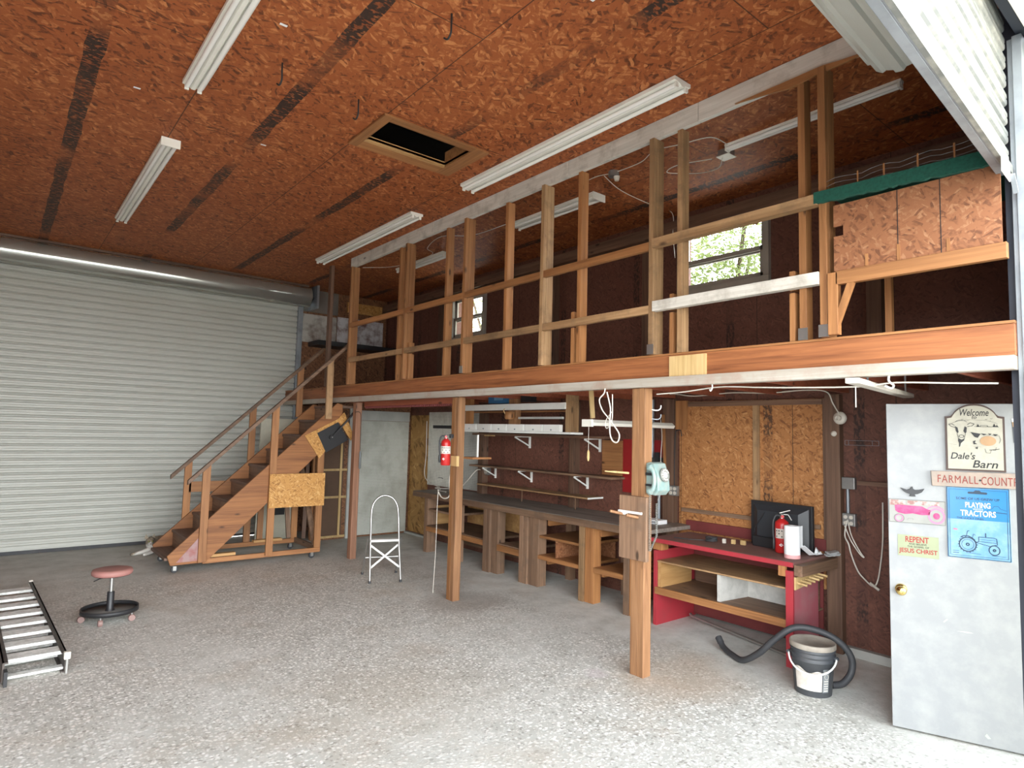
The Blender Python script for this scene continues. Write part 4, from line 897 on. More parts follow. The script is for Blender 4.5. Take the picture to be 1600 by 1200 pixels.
# cables below the loft beam
cable('white cable strung under the loft beam from the near post to the front', [(3.95, 3.05, 2.12), (3.95, 2.8, 2.13), (3.95, 2.5, 2.155), (3.95, 2.2, 2.14), (3.95, 1.98, 2.13), (3.95, 1.58, 2.12), (3.95, 1.37, 2.135), (3.95, 1.1, 2.12), (3.95, .9, 2.11)], .005)
cable('white cable along the wall top ending at the porcelain lamp holder', [(5.60, 4.39, 2.235), (5.6, 4.1, 2.25), (5.60, 3.84, 2.22), (5.6, 3.4, 2.24), (5.60, 3.04, 2.225), (5.60, 2.7, 2.24), (5.60, 2.5, 2.22), (5.61, 2.45, 2.12), (5.61, 2.40, 2.03)], .006)
single('cup_hook', MB().tube(smooth_path([(3.84, 1.37, 2.165), (3.84, 1.37, 2.135), (3.835, 1.345, 2.11), (3.84, 1.36, 2.095), (3.84, 1.39, 2.11)], 4), .006, 6), M['white'], 'white cup hook screwed under the beam ledge near the front', 'hook')
single('cup_hook', MB().tube(smooth_path([(3.84, 2.49, 2.165), (3.84, 2.49, 2.14), (3.835, 2.50, 2.12), (3.84, 2.51, 2.13)], 4), .005, 6), M['white'], 'white cup hook under the beam ledge by the yellow patch', 'hook')
t = thing('under_loft_strip_light', 'whitish strip light hanging askew under the loft above the white door', 'strip light', (4.4, 1.55, 2.12))
build('housing', MB().bar((3.58, 1.46, 2.125), (5.0, 1.66, 2.125), .07, .03), M['porc'], t, bevel=.004)
build('pull_chain', MB().tube([(3.60, 1.45, 2.09), (3.60, 1.45, 1.98)], .003, 4), M['cord'], t); build('hanger', B(3.9, 3.905, 1.50, 1.51, 2.14, 2.36), M['galvd'], t); build('hanger', B(4.9, 4.905, 1.64, 1.65, 2.145, 2.36), M['galvd'], t)

# ================================================================ RED WORKBENCH
t = thing('red_workbench', 'red painted workbench with open shelves at the right of the long wall', 'workbench', (5.3, 3.2, 0))
build('top', B(4.99, 5.62, 2.50, 3.91, .795, .82), plain('worn_rose_top', (.22, .105, .09), .7, dirt=.3, dscale=5, dcol=(.14, .09, .07)), t, bevel=.003)
build('front_edge', B(4.975, 4.989, 2.50, 3.91, .78, .818), M['redp'], t, bevel=.002)
build('side_panel', B(5.0, 5.64, 3.845, 3.885, 0, .70), M['redp'], t, bevel=.002, label='bright red left side panel')
build('corner_block', B(5.01, 5.12, 3.80, 3.90, .705, .79), M['lumz'], t, bevel=.002)
build('side_panel', B(4.98, 5.44, 2.515, 2.545, 0, .745), M['reddk'], t, bevel=.002, label='faded rose right side panel')
build('front_leg', B(4.975, 4.998, 2.50, 2.56, 0, .75), M['redp'], t, bevel=.002)
build('front_block', B(4.975, 4.998, 2.56, 2.62, .70, .779), M['lumz'], t)
build('end_beam', B(4.99, 5.62, 2.43, 2.498, .715, .80), M['benchx'], t, bevel=.004, label='thick brown beam on the right end')
build('shelf', B(5.0, 5.60, 2.55, 3.84, .595, .61), M['greyy'], t, bevel=.002)
build('shelf', B(5.01, 5.60, 2.55, 3.84, .345, .36), M['benchy'], t, bevel=.002); build('shelf_edge', B(4.985, 5.009, 2.55, 3.86, .295, .36), M['lumy'], t, bevel=.003)
M['cub'] = plain('cubby_white', (.50, .49, .46), .6, dirt=.25, dscale=12)
build('divider', MB().prism([(5.02, 3.205), (5.02, 3.175), (5.40, 3.13), (5.40, 3.16)], .361, .594, 'xy'), M['cub'], t, label='white painted divider')
build('white_back', B(5.40, 5.415, 2.60, 3.16, .361, .52), M['cub'], t)
build('wood_side', B(5.01, 5.5, 3.80, 3.84, .361, .594), M['ply'], t); build('inner_back', B(5.55, 5.565, 2.56, 3.79, .361, .594), M['darky'], t)
build('back_board', B(5.60, 5.62, 2.55, 3.84, .02, .79), M['maroon'], t)
t = thing('peg_rack', 'yellow wooden rack with six pegs on the right end of the red workbench', 'peg rack', (5.2, 2.49, .6))
build('backing', MB().prism([(5.01, .60), (5.42, .64), (5.42, .70), (5.01, .70)], 2.495, 2.514), M['pale'], t, bevel=.001)
for k in range(6):
    x = 5.04+k*.07; build('peg', MB().tube([(x, 2.497, .655+.006*k), (x+.01, 2.42, .645+.006*k)], .010, 8), M['pale'], t)
single('floor_pipe', MB().tube([(5.42, 3.76, .06), (5.41, 3.73, .045), (5.19, 2.66, .02)], .014, 8), M['alu'], 'thin pale pipe lying on the floor under the red workbench', 'pipe')
# monitor seen from behind
t = thing('monitor', 'black flat television turned back to front on the red workbench', 'television', (5.52, 2.88, .822), -PI/2-.09)
def L(): return MB()
build('bezel', L().box(-.30, .30, -.005, .03, .0, .40), M['black'], t, True, .004)
build('rear_shell', L().add([(-.27, -.006, .04), (.27, -.006, .04), (.27, -.006, .37), (-.27, -.006, .37), (-.20, -.055, .08), (.20, -.055, .08), (.20, -.055, .32), (-.20, -.055, .32)], [(4, 5, 6, 7), (0, 1, 5, 4), (1, 2, 6, 5), (2, 3, 7, 6), (3, 0, 4, 7), (3, 2, 1, 0)]), plain('monitor_rear', (.028, .031, .036), .45, dirt=.05), t, True)
build('foot_block', L().box(-.22, .02, -.10, -.056, .0, .09), M['black'], t, True, .006)
build('port_labels', L().box(-.02, .04, -.057, -.0555, .19, .197).box(.0, .05, -.057, -.0555, .17, .176).box(-.02, .02, -.057, -.0555, .155, .16), M['porc'], t, True)
build('power_cord', L().tube(smooth_path([(-.12, -.06, .31), (-.16, -.065, .24), (-.21, -.07, .17), (-.22, -.07, .12)], 4), .004, 6), M['black'], t, True)
# paper towel roll
t = thing('paper_towel_roll', 'paper towel roll standing at the right front corner of the red workbench', 'paper towel', (5.17, 2.60, .821))
build('roll', MB().lathe([(.022, .0), (.06, .0), (.062, .01), (.062, .255), (.06, .262), (.022, .262), (.022, 0)], (5.17, 2.60, .821), n=30), M['paper'], t)
build('loose_sheet', MB().prism([(5.225, 2.575), (5.29, 2.57), (5.292, 2.576), (5.226, 2.582)], .90, 1.075, 'xy').bar((5.28, 2.573, .91), (5.37, 2.53, .835), .004, .06, (0, 1, 0)), M['paper'], t, label='loose sheet hanging off the roll')
build('pink_wrap', MB().lathe([(.0632, 0), (.0632, .03)], (5.17, 2.60, .821), n=30), plain('rose_wrap', (.72, .36, .36), .8, dirt=0), t)
rg = MB(); vs = []; NN = 14
for i in range(NN):
    for j in range(NN):
        u, v = i/(NN-1), j/(NN-1); h = .012+.05*abs(noise.noise(Vector((u*4, v*4, 1))))*math.sin(PI*u)*math.sin(PI*v)*2
        vs.append((5.40+.10*u+.02*v, 2.51+.05*v-.015*u, .821+h))
rg.add(vs, [(i*NN+j, (i+1)*NN+j, (i+1)*NN+j+1, i*NN+j+1) for i in range(NN-1) for j in range(NN-1)], True)
single('crumpled_tissue', rg, M['paper'], 'crumpled white tissue behind the paper towel roll', 'tissue')
cr = MB()
for k in range(9):
    a = k*.9; cr.bar((5.52+.03*math.cos(a), 2.47+.02*math.sin(a*1.3), .835+.012*math.sin(a*2)), (5.60+.03*math.sin(a), 2.43+.015*math.cos(a), .84+.015*math.cos(a*1.7)), .035, .012)
single('crumpled_plastic', cr, plain('clear_grey_plastic', (.45, .46, .46), .3, dirt=.2), 'crumpled clear plastic on the far right corner of the red workbench', 'plastic')
for (x, y), s_, lb in (((5.30, 3.31), .014, 'white blob block, leftmost of three little blocks on the red workbench'), ((5.34, 3.24), .018, 'upright pale block, middle of three little blocks on the red workbench'), ((5.37, 3.16), .024, 'widest pale wood cube next to the monitor')):
    single('wood_cube', B(x-.012, x+.012, y-s_, y+s_, .821, .862), M['pale'] if s_ > .015 else M['porc'], lb, 'block', None, .003)
cp = [(5.2+.0*i, 3.8-.2*i/4, .827) for i in range(3)]
coil = []
for i in range(70):
    a = i*.36; coil.append((5.26+.045*math.cos(a)*(1+.1*math.sin(i)), 3.42+.06*math.sin(a)*(1+.12*math.cos(i*.7)), .828+.0006*i))
single('coiled_cable', MB().tube(smooth_path([(5.14, 3.75, .826), (5.18, 3.6, .826), (5.24, 3.52, .826)], 5)+[Vector(c) for c in coil], .0045, 6), M['rubber'], 'small coil of dark cable on the red workbench', 'cable')

# ================================================================ BUCKET AND HOSE
bx, by = 4.66, 2.20
t = thing('bucket', 'dirty black plastic bucket with a torn white label and dusty lid', 'bucket', (bx, by, 0))
pr = [(.118, 0), (.122, .004), (.140, .235), (.148, .237), (.148, .243), (.141, .246), (.142, .268), (.150, .270), (.150, .277), (.143, .28), (.144, .30), (.151, .302), (.151, .309), (.145, .312), (.147, .335)]
bd = build('bucket_body', MB().lathe(pr, (bx, by, 0), n=40), M['charcoal'], t)
build('bucket_lid', MB().lathe([(.150, .318), (.154, .322), (.154, .350), (.148, .356), (.140, .350), (.0, .352)], (bx, by, 0), n=40), M['lid'], t)
def wrap(rz, a0, a1, z0, z1, n=14, top=None):
    q = MB(); vs = []
    for k in range(n+1):
        a = a0+(a1-a0)*k/n
        zt = z1+(top(k/n) if top else 0)
        for zz in (z0, zt):
            r = .122+(.140-.122)*zz/.235+rz; vs.append((bx+r*math.cos(a), by+r*math.sin(a), zz))
    return q.add(vs, [(2*i, 2*i+1, 2*i+3, 2*i+2) for i in range(n)], True)
a_c = math.atan2(-by, -bx)   # toward the doorway side
build('paper_label', wrap(.0015, a_c-.95, a_c+.45, .045, .19, 20, lambda u: .012*math.sin(u*9)-.02*u), M['label'], bd)
build('printed_band', wrap(.0012, a_c+.50, a_c+.85, .04, .20, 6), plain('faded_grey_print', (.20, .215, .225), .6, dirt=.2), bd)
pm = MB()
for k in range(9):
    zz = .05+k*.0165
    if k not in (5, 6, 7): q = wrap(.003, a_c+.55, a_c+.8, zz, zz+.006, 4); pm.add(q.v, q.f)
cx = MB(); rr = .137
ring = []
for i in range(21):
    a = 2*PI*i/20; aa = a_c+.675+.11*math.cos(a); ring.append((bx+(rr+.002)*math.cos(aa), by+(rr+.002)*math.sin(aa), .15+.016*math.sin(a)))
pm.tube(ring, .0012, 4)
build('print_marks', pm, M['porc'], bd)
hp = []
for i in range(25):
    u = i/24; a = a_c-1.45+2.75*u; rr = .158+.02*math.sin(PI*u); hp.append((bx+rr*math.cos(a), by+rr*math.sin(a), .262-.09*math.sin(PI*u)-.0*u))
build('bail_handle', MB().tube(hp, .0065, 8), M['white'], t)
build('handle_lug', MB().lathe([(.014, -.01), (.014, .01)], (hp[0][0], hp[0][1], .262), 'X', 10).lathe([(.014, -.01), (.014, .01)], (hp[-1][0], hp[-1][1], .262), 'X', 10), M['charcoal'], t)
HP = [(4.9, 3.11, .085), (4.87, 3.05, .04), (4.80, 2.93, .026), (4.72, 2.78, .04), (4.68, 2.62, .15), (4.69, 2.50, .28), (4.75, 2.38, .385), (4.83, 2.25, .385), (4.90, 2.13, .33), (4.95, 2.06, .23), (4.95, 2.055, .12), (4.89, 2.09, .04), (4.82, 2.14, .026)]
t = thing('vacuum_hose', 'thick black hose arching over the bucket and curling to the floor', 'hose', (4.8, 2.5, 0))
build('hose_tube', MB().tube(smooth_path(HP, 8), .024, 14), M['rubber'], t)
build('hose_cuff', MB().tube([(4.888, 3.085, .062), (4.905, 3.12, .095)], .028, 14), M['rubber'], t)

# ================================================================ STEP LADDER WITH ARCH
t = thing('step_ladder', 'folding aluminium two-step ladder with an arched handrail on the floor', 'ladder', (3.50, 6.80, 0), math.atan2(-.12, .34))
pl, prr = [], []
w = .36
arch = [(0, 0, 0.0), (0.02, .10, .35), (.02, .15, .72)]
pts = [(0, 0, .02), (.01, .13, .40), (.015, .20, .72), (.02, .22, .80)]
top = []
for i in range(13):
    a = PI-PI*i/12; top.append((w/2+(w/2-.02)*math.cos(a), .22+.03*math.sin(a), .80+.19*math.sin(a)))
full = pts+top[1:-1]+[(w-p[0], p[1], p[2]) for p in reversed(pts)]
build('arched_frame', MB().tube(full, .0125, 12), M['alu'], t, True)
for x in (-.028, w+.028):
    s_ = 1 if x < 0 else -1
    build('rear_leg', MB().tube([(x+.012*s_, .15, .50), (x, .34, .22), (x-.0*s_, .49, .02)], .0115, 10), M['alu'], t, True)
for (x, y) in ((0, 0), (w, 0), (-.028, .49), (w+.028, .49)):
    build('rubber_foot', MB().lathe([(.016, 0), (.016, .03)], (x, y, 0), n=12), M['rubber'], t, True)
build('upper_step', B(.01, w-.01, .10, .21, .455, .482), M['white'], t, True, .004)
build('lower_step', MB().tube([(-.02, .33, .235), (w+.02, .33, .235)], .013, 10), M['alu'], t, True)
build('cross_brace', MB().bar((.005, .06, .16), (w-.005, .15, .42), .006, .022, (0, 0, 1)), M['white'], t, True)
build('cross_brace', MB().bar((.005, .14, .42), (w-.005, .05, .16), .006, .022, (0, 0, 1)), M['white'], t, True)

# ================================================================ ROLLING STOOL
sx, sy = .93, 6.86
t = thing('mechanic_stool', 'round dusty-pink stool on a black ring base with casters', 'stool', (sx, sy, 0))
build('seat', MB().lathe([(0, .405), (.150, .405), (.162, .415), (.166, .435), (.158, .455), (.13, .462), (0, .465)], (sx, sy, 0), n=40), M['pinkv'], t)
build('seat_pan', MB().lathe([(.08, .388), (.15, .404)], (sx, sy, 0), n=24), M['blackm'], t)
build('lever', MB().tube([(sx, sy, .39), (sx-.10, sy-.03, .385), (sx-.145, sy-.05, .37)], .005, 6), M['black'], t)
build('piston', MB().lathe([(.016, .24), (.016, .39)], (sx, sy, 0), n=16), M['alu'], t); build('sleeve', MB().lathe([(.04, .085), (.034, .10), (.030, .11), (.030, .25), (.026, .255)], (sx, sy, 0), n=18), M['black'], t)
ring = [(sx+.225*math.cos(2*PI*i/36), sy+.225*math.sin(2*PI*i/36), .10) for i in range(36)]
rb = MB(); vs = []
for i in range(48):
    a = 2*PI*i/48
    for r, z in ((.222, .078), (.230, .078), (.230, .118), (.222, .118)): vs.append((sx+r*math.cos(a), sy+r*math.sin(a), z))
rb.add(vs, [(4*i+k, 4*i+(k+1) % 4, 4*((i+1) % 48)+(k+1) % 4, 4*((i+1) % 48)+k) for i in range(48) for k in range(4)], True)
build('ring_base', rb, M['blackm'], t); build('tray', MB().lathe([(.0, .078), (.222, .078), (.222, .086), (.0, .086)], (sx, sy, 0), n=36), M['tray'], t)
for k in range(5):
    a = .5+k*2*PI/5; x, y = sx+.215*math.cos(a), sy+.215*math.sin(a)
    c = build('caster', MB().lathe([(.026, -.018), (.030, -.012), (.030, .012), (.026, .018)], (x, y, .03), 'X' if k % 2 else 'Y', 16), M['copper'], t)
    build('caster_stem', MB().lathe([(.008, .05), (.008, .08)], (x, y, 0), n=8), M['alu'], c)

# ================================================================ FOLDED RAMP / LADDER ON THE FLOOR
t = thing('folding_ramp', 'folded metal loading ramp with worn white rungs lying on the floor at left', 'ramp', (.16, 5.62, 0), math.radians(2.2))
build('side_rail', L().box(.345, .358, -.02, 2.62, 0, .14).box(.325, .358, -.02, 2.62, .13, .14).box(.325, .358, -.02, 2.62, 0, .008), plain('dark_ramp_rail', (.06, .05, .045), .5, .4, dirt=.3, dcol=(.16, .13, .11)), t, True, .002)
build('side_rail', L().box(-.008, .005, -.02, 2.62, 0, .14).box(-.008, .025, -.02, 2.62, .13, .14).box(-.008, .025, -.02, 2.62, 0, .008), bpy.data.materials['dark_ramp_rail'], t, True, .002)
M['rung'] = plain('worn_white_rung', (.82, .83, .80), .5, .0, dirt=.28, dscale=22, dcol=(.25, .24, .20))
for k in range(8):
    y = .10+k*.315
    build('rung', L().box(.006, .344, y-.03, y+.115, .105, .130), M['rung'], t, True, .004)
for k in range(8):
    y = .02+k*.315
    build('lower_rung', L().box(.006, .344, y-.0, y+.07, .012, .03), M['rung'], t, True, .003)
build('rail_cap', L().box(.335, .375, -.06, -.02, .10, .15), M['porc'], t, True, .004); build('rail_cap', L().box(.325, .36, 2.60, 2.64, .05, .155), M['porc'], t, True, .004)
build('end_hook', L().box(.35, .362, -.05, -.02, .0, .10), M['alu'], t, True)
build('end_bracket', L().box(.0, .02, -.10, -.02, .0, .10), M['blackm'], t, True)
single('dark_dolly_handle', B(.0, .13, 10.40, 10.43, .14, .34), M['black'], 'black shape at the far left edge of the photo before the roll-up door', 'post') if False else None
t = thing('floor_jack_handle', 'black upright handle cut by the left edge of the photo before the roll-up door', 'handle', (.02, 9.6, 0))
build('upright', MB().bar((-.01, 9.6, .0), (.05, 9.6, .32), .03, .03, (0, 1, 0)), M['black'], t); build('head', B(.02, .085, 9.58, 9.62, .32, .39), M['black'], t, bevel=.004)

# ================================================================ WHITE OPEN DOOR WITH ITS SIGNS
ang = math.atan2(-.94, .34)
def dthing(name, lb, cat, u, z): 
    c, s_ = math.cos(ang), math.sin(ang); return thing(name, lb, cat, (4.51+u*c, 1.63+u*s_, z), ang)
d3 = bpy.data.objects.new('door_3', None); C.objects.link(d3); d3['kind'] = 'structure'; d3.location = (4.51, 1.63, 0); d3.rotation_euler = (0, 0, ang)
WM[d3] = Matrix.Translation((4.51, 1.63, 0)) @ Matrix.Rotation(ang, 4, 'Z')
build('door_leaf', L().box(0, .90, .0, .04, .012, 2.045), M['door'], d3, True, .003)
kb = build('door_knob', L().lathe([(.010, -.02), (.012, -.03), (.026, -.042), (.030, -.055), (.024, -.068), (.008, -.072)], (.062, 0, .865), 'Y', 24), M['brass'], d3, True)
build('knob_rose', L().lathe([(.034, -.001), (.032, -.010), (.012, -.02)], (.062, 0, .865), 'Y', 24), M['brass'], kb, True)
build('hinge', L().lathe([(.008, .20), (.008, .30)], (.905, -.005, 0), n=8).lathe([(.008, 1.0), (.008, 1.1)], (.905, -.005, 0), n=8).lathe([(.008, 1.75), (.008, 1.85)], (.905, -.005, 0), n=8), M['alu'], d3, True)
build('scuff_mark', L().prism([(.35, .655), (.40, .660), (.43, .656), (.40, .652)], -.001, -.0002).prism([(.47, .07), (.485, .055), (.50, .06), (.48, .085)], -.001, -.0002).prism([(.28, .70), (.30, .72), (.305, .715), (.285, .695)], -.001, -.0002), M['greyp'], d3, True)
ink = plain('sign_black_ink', (0.01, 0.01, 0.012), .6, dirt=0); brn = plain('sign_brown_edge', (0.055, 0.03, 0.024), .6, dirt=0); crm = plain('sign_cream_face', (0.335, 0.317, 0.257), .6, dirt=.12, dscale=20, dcol=(.60, .55, .45))
greyink = plain('sign_grey_wash', (0.14, 0.14, 0.13), .7, dirt=0); tan = plain('sign_tan_patch', (0.372, 0.228, 0.12), .7, dirt=.2)
def arc(cx, cz, rx, rz, a0, a1, n=12): return [(cx+rx*math.cos(a0+(a1-a0)*i/n), cz+rz*math.sin(a0+(a1-a0)*i/n)) for i in range(n+1)]
def line(mbx, pts, wd=.003, y0=-.0165, y1=-.0145):
    for (a, b), (c, d) in zip(pts, pts[1:]):
        l = math.hypot(c-a, d-b) or 1; nx, nz = -(d-b)/l*wd/2, (c-a)/l*wd/2
        mbx.prism([(a+nx, b+nz), (c+nx, d+nz), (c-nx, d-nz), (a-nx, b-nz)], y0, y1)
    return mbx
def ell(mbx, cx, cz, rx, rz, wd=.003, **k): return line(mbx, arc(cx, cz, rx, rz, 0, 2*PI, 28), wd, **k)
# barn plaque (local u from its centre, z from its bottom)
t = dthing('welcome_plaque', 'arched cream plaque with a cow picture at the top of the white door', 'sign', .465, 1.635)
def plq(e): return [(-.145-e, 0-e), (.145+e, 0-e), (.145+e, .325+e)]+[(.118+e*.5, .33+e)]+arc(0, .30, .118+e*.4, .105+e, .42, PI-.42, 16)+[(-.118-e*.5, .33+e), (-.145-e, .325+e)]
build('board', L().prism(plq(.004), -.012, -.001), brn, t, True); build('face', L().prism(plq(-.007), -.0145, -.0121), crm, t, True)
text(t, 'Welcome', .0, .355, .145, .042, ink, -.0146, .25, .01); text(t, 'to', .0, .325, .025, .018, ink, -.0146, .25, .01)
text(t, "Dale's", -.062, .088, .125, .042, ink, -.0146, .25, .012); text(t, 'Barn', .048, .040, .125, .046, ink, -.0146, .25, .012)
a = L(); 
line(a, [(-.10, .275), (-.115, .285), (-.13, .282), (-.118, .268), (-.097, .262)], .003); line(a, [(-.035, .280), (-.02, .292), (0, .285), (-.012, .272), (-.035, .268)], .003)
line(a, arc(-.067, .29, .03, .018, .3, PI-.3), .002)
a.prism([(-.098, .27), (-.085, .262), (-.080, .235), (-.085, .225), (-.094, .24)], -.0165, -.0145); a.prism([(-.048, .27), (-.038, .262), (-.040, .235), (-.046, .225), (-.056, .24)], -.0165, -.0145)
line(a, [(-.088, .225), (-.08, .195), (-.075, .18)], .002); line(a, [(-.045, .225), (-.052, .195), (-.055, .18)], .002)
a.prism([(-.082, .195), (-.066, .187), (-.05, .195), (-.056, .18), (-.07, .165), (-.074, .145), (-.08, .142), (-.079, .165), (-.084, .18)], -.0165, -.0145)
ell(a, -.066, .208, .012, .008, .003)
a.prism([(-.02, .235), (.03, .225), (.015, .20), (0, .205)], -.0165, -.0145); a.prism([(-.01, .178), (.005, .185), (.0, .17), (.012, .162), (-.006, .16)], -.0165, -.0145); a.prism([(.0, .14), (.015, .145), (.012, .13)], -.0165, -.0145)
a.prism([(.03, .228), (.06, .224), (.045, .216)], -.0165, -.0145); a.prism([(.065, .228), (.085, .226), (.075, .218)], -.0165, -.0145); a.prism([(.09, .225), (.115, .222), (.10, .212)], -.0165, -.0145)
line(a, [(0, .268), (.12, .268)], .002); a.prism([(.01, .268), (.018, .285), (.026, .268)], -.0165, -.0145); a.prism([(.09, .268), (.098, .288), (.106, .270), (.11, .282), (.118, .268)], -.0165, -.0145); line(a, [(.03, .268), (.03, .276), (.065, .276), (.065, .268)], .002)
for p in ((-.06, .312), (-.03, .308), (.06, .312), (.085, .317), (.075, .302)): line(a, [(p[0]-.006, p[1]+.002), p, (p[0]+.006, p[1]+.003)], .0015)
line(a, [(.07, .128), (.10, .13), (.12, .135)], .003)
build('drawing', a, ink, t, True)
g = L(); line(g, arc(.0, .275, .12, .035, .3, PI-.3, 20), .0015); line(g, [(.03, .22), (.12, .215), (.128, .19), (.12, .17)], .002); line(g, [(.05, .135), (.055, .11), (.075, .108), (.08, .13), (.10, .125), (.105, .145)], .002); line(g, [(-.13, .16), (-.09, .155)], .001); line(g, [(-.02, .15), (.03, .145)], .001)
build('grey_lines', g, greyink, t, True)
build('round_hay_bale', L().prism(arc(.065, .182, .040, .030, 0, 2*PI, 24)[:-1], -.0168, -.0145), tan, t, True)
# weathered wood name board
t = dthing('name_board', 'weathered whitewashed board with faded red capitals under the plaque', 'sign', .475, 1.535)
build('board', L().prism([(-.235, -.005), (.24, .0), (.24, .092), (-.24, .088)], -.020, -.001), plain('weathered_sign_board', (0.273, 0.229, 0.194), .8, dirt=.35, dscale=14, dcol=(.38, .28, .22)), t, True, .003)
text(t, 'FARMALL', -.102, .042, .205, .046, plain('faded_red_letters', (0.22, 0.035, 0.025), .7, dirt=.2, dscale=30), -.0205, 0, 0, space=1.12)
fr_ = bpy.data.materials['faded_red_letters']
text(t, 'COUNTRY', .118, .040, .205, .050, fr_, -.0205, 0, 0, space=1.08); build('dot', L().lathe([(.006, -.022), (.006, -.0195)], (.010, 0, .042), 'Y', 12), ink, t, True)
# blue tin sign
t = dthing('blue_tin_sign', 'blue rectangular tin sign with a tractor drawing and white lettering', 'sign', .47, 1.10)
bl1 = plain('tin_blue', (0.004, 0.15, 0.36), .35, dirt=.06); bl2 = plain('tin_pale_blue', (0.1, 0.25, 0.42), .35, dirt=.35, dscale=16, dcol=(0.22, 0.36, 0.5)); tinw = plain('tin_white_letters', (.48, .48, .46), .5, dirt=0); blk = plain('tin_navy_ink', (0.001, 0.022, 0.05), .5, dirt=0)
build('sheet', L().box(-.157, .157, -.008, -.001, 0, .432), bl2, t, True, .002); build('upper_field', L().box(-.150, .150, -.0095, -.008, .235, .424), bl1, t, True)
build('edge_line', line(line(L(), [(-.153, .004), (.153, .004), (.153, .428), (-.153, .428), (-.153, .004)], .003, -.0100, -.008), [(-.142, .016), (.142, .016), (.142, .416), (-.142, .416), (-.142, .016)], .0015, -.0102, -.008), blk, t, True)
text(t, 'SOME OF US GREW UP', .0, .362, .215, .015, blk, -.0097, 0, .01); text(t, 'PLAYING', .0, .325, .125, .034, tinw, -.0097, .0, .025)
text(t, 'WITH', -.0, .300, .05, .010, tinw, -.0097, .0, .01); text(t, 'TRACTORS', .0, .275, .175, .036, tinw, -.0097, .0, .025); text(t, 'THE LUCKY ONES...', -.035, .243, .145, .012, blk, -.0097, 0, .01)
a = L(); a.prism([(-.045, .392), (.045, .392), (.05, .398), (.045, .405), (.02, .406), (.01, .414), (-.01, .414), (-.02, .406), (-.045, .405), (-.05, .398)], -.0102, -.0095)
K = dict(y0=-.0100, y1=-.008)
ell(a, -.055, .085, .042, .042, .006, **K); ell(a, -.055, .085, .030, .030, .002, **K); ell(a, -.055, .085, .007, .007, .006, **K); ell(a, .075, .062, .026, .028, .005, **K); ell(a, .075, .062, .006, .006, .006, **K)
line(a, [(-.012, .10), (.0, .108), (.0, .135), (.075, .135), (.088, .13), (.09, .095), (.075, .092)], .003, **K); line(a, [(0, .108), (.085, .105)], .002, **K); line(a, [(-.09, .125), (-.075, .135), (-.05, .136), (-.03, .125), (-.012, .10)], .005, **K)
line(a, [(-.012, .10), (.05, .085), (.06, .08)], .003, **K); line(a, [(-.06, .136), (-.055, .165), (-.045, .168)], .003, **K); line(a, [(-.03, .13), (-.025, .15), (-.015, .143)], .002, **K); line(a, [(.035, .135), (.035, .16)], .004, **K); line(a, [(0, .12), (.08, .12)], .001, **K)
for k in range(18): line(a, [(-.055+.044*math.cos(k*.35), .085+.044*math.sin(k*.35)), (-.055+.050*math.cos(k*.35+.06), .085+.050*math.sin(k*.35+.06))], .003, **K)
line(a, [(-.13, .042), (-.10, .042)], .002, **K); line(a, [(-.13, .03), (-.10, .03)], .003, **K); line(a, [(-.06, .036), (.01, .032)], .0015, **K); line(a, [(.06, .03), (.13, .028)], .0015, **K)
build('tractor_drawing', a, blk, t, True)
build('barn_silhouette', line(line(L(), [(.02, .262), (.05, .30), (.07, .31), (.08, .325), (.10, .325), (.11, .31), (.14, .30)], .002, -.0098, -.0094), [(.06, .29), (.14, .285)], .004, -.0098, -.0094), blk, t, True)
build('pink_smudge', L().prism(arc(-.115, .172, .012, .005, 0, 2*PI, 12)[:-1], -.0095, -.0081), plain('smudge_pink', (0.45, 0.15, 0.21), .7), t, True)
# licence-style tractor plate
t = dthing('tractor_plate', 'pale metal plate with a pink tractor at the left edge of the white door', 'sign', .155, 1.285)
pk = plain('plate_pink', (0.36, 0.012, 0.11), .5, dirt=.25, dscale=25, dcol=(0.42, 0.12, 0.22)); pk2 = plain('plate_light_pink', (0.4, 0.16, 0.26), .5, dirt=.1)
build('plate', L().box(-.150, .152, -.006, -.001, 0, .148), plain('plate_ground', (0.242, 0.242, 0.22), .4, dirt=.15), t, True, .003)
build('upper_photo', L().box(-.146, -.06, -.0066, -.006, .108, .142).box(-.048, .12, -.0066, -.006, .118, .142), plain('plate_reddish_field', (0.24, 0.12, 0.108), .6, dirt=.5, dscale=30, dcol=(.6, .55, .5)), t, True)
a = L(); a.prism([(-.118, .108), (-.10, .112), (.03, .11), (.055, .095), (.075, .09), (.07, .06), (.03, .055), (-.02, .062), (-.06, .055), (-.10, .062), (-.115, .075)], -.0075, -.006)
a.prism(arc(.105, .055, .018, .020, 0, 2*PI, 20)[:-1], -.0085, -.0071)
build('tractor_body', a, pk, t, True)
a = L(); ell(a, .105, .055, .040, .044, .012, y0=-.0075, y1=-.006); ell(a, -.095, .028, .020, .020, .007, y0=-.0082, y1=-.006); line(a, arc(.10, .06, .055, .055, .6, 2.6, 12), .008, -.0072, -.006)
build('tractor_tyre', a, pk2, t, True)
a = L(); ell(a, -.095, .028, .027, .025, .004, y0=-.0075, y1=-.006); line(a, [(-.148, .002), (.15, .002), (.15, .146), (-.148, .146), (-.148, .002)], .002, -.0072, -.006); line(a, [(-.05, .02), (-.045, .03), (-.02, .03), (-.02, .02)], .0015, -.0072, -.006)
build('dark_outline', a, greyink, t, True)
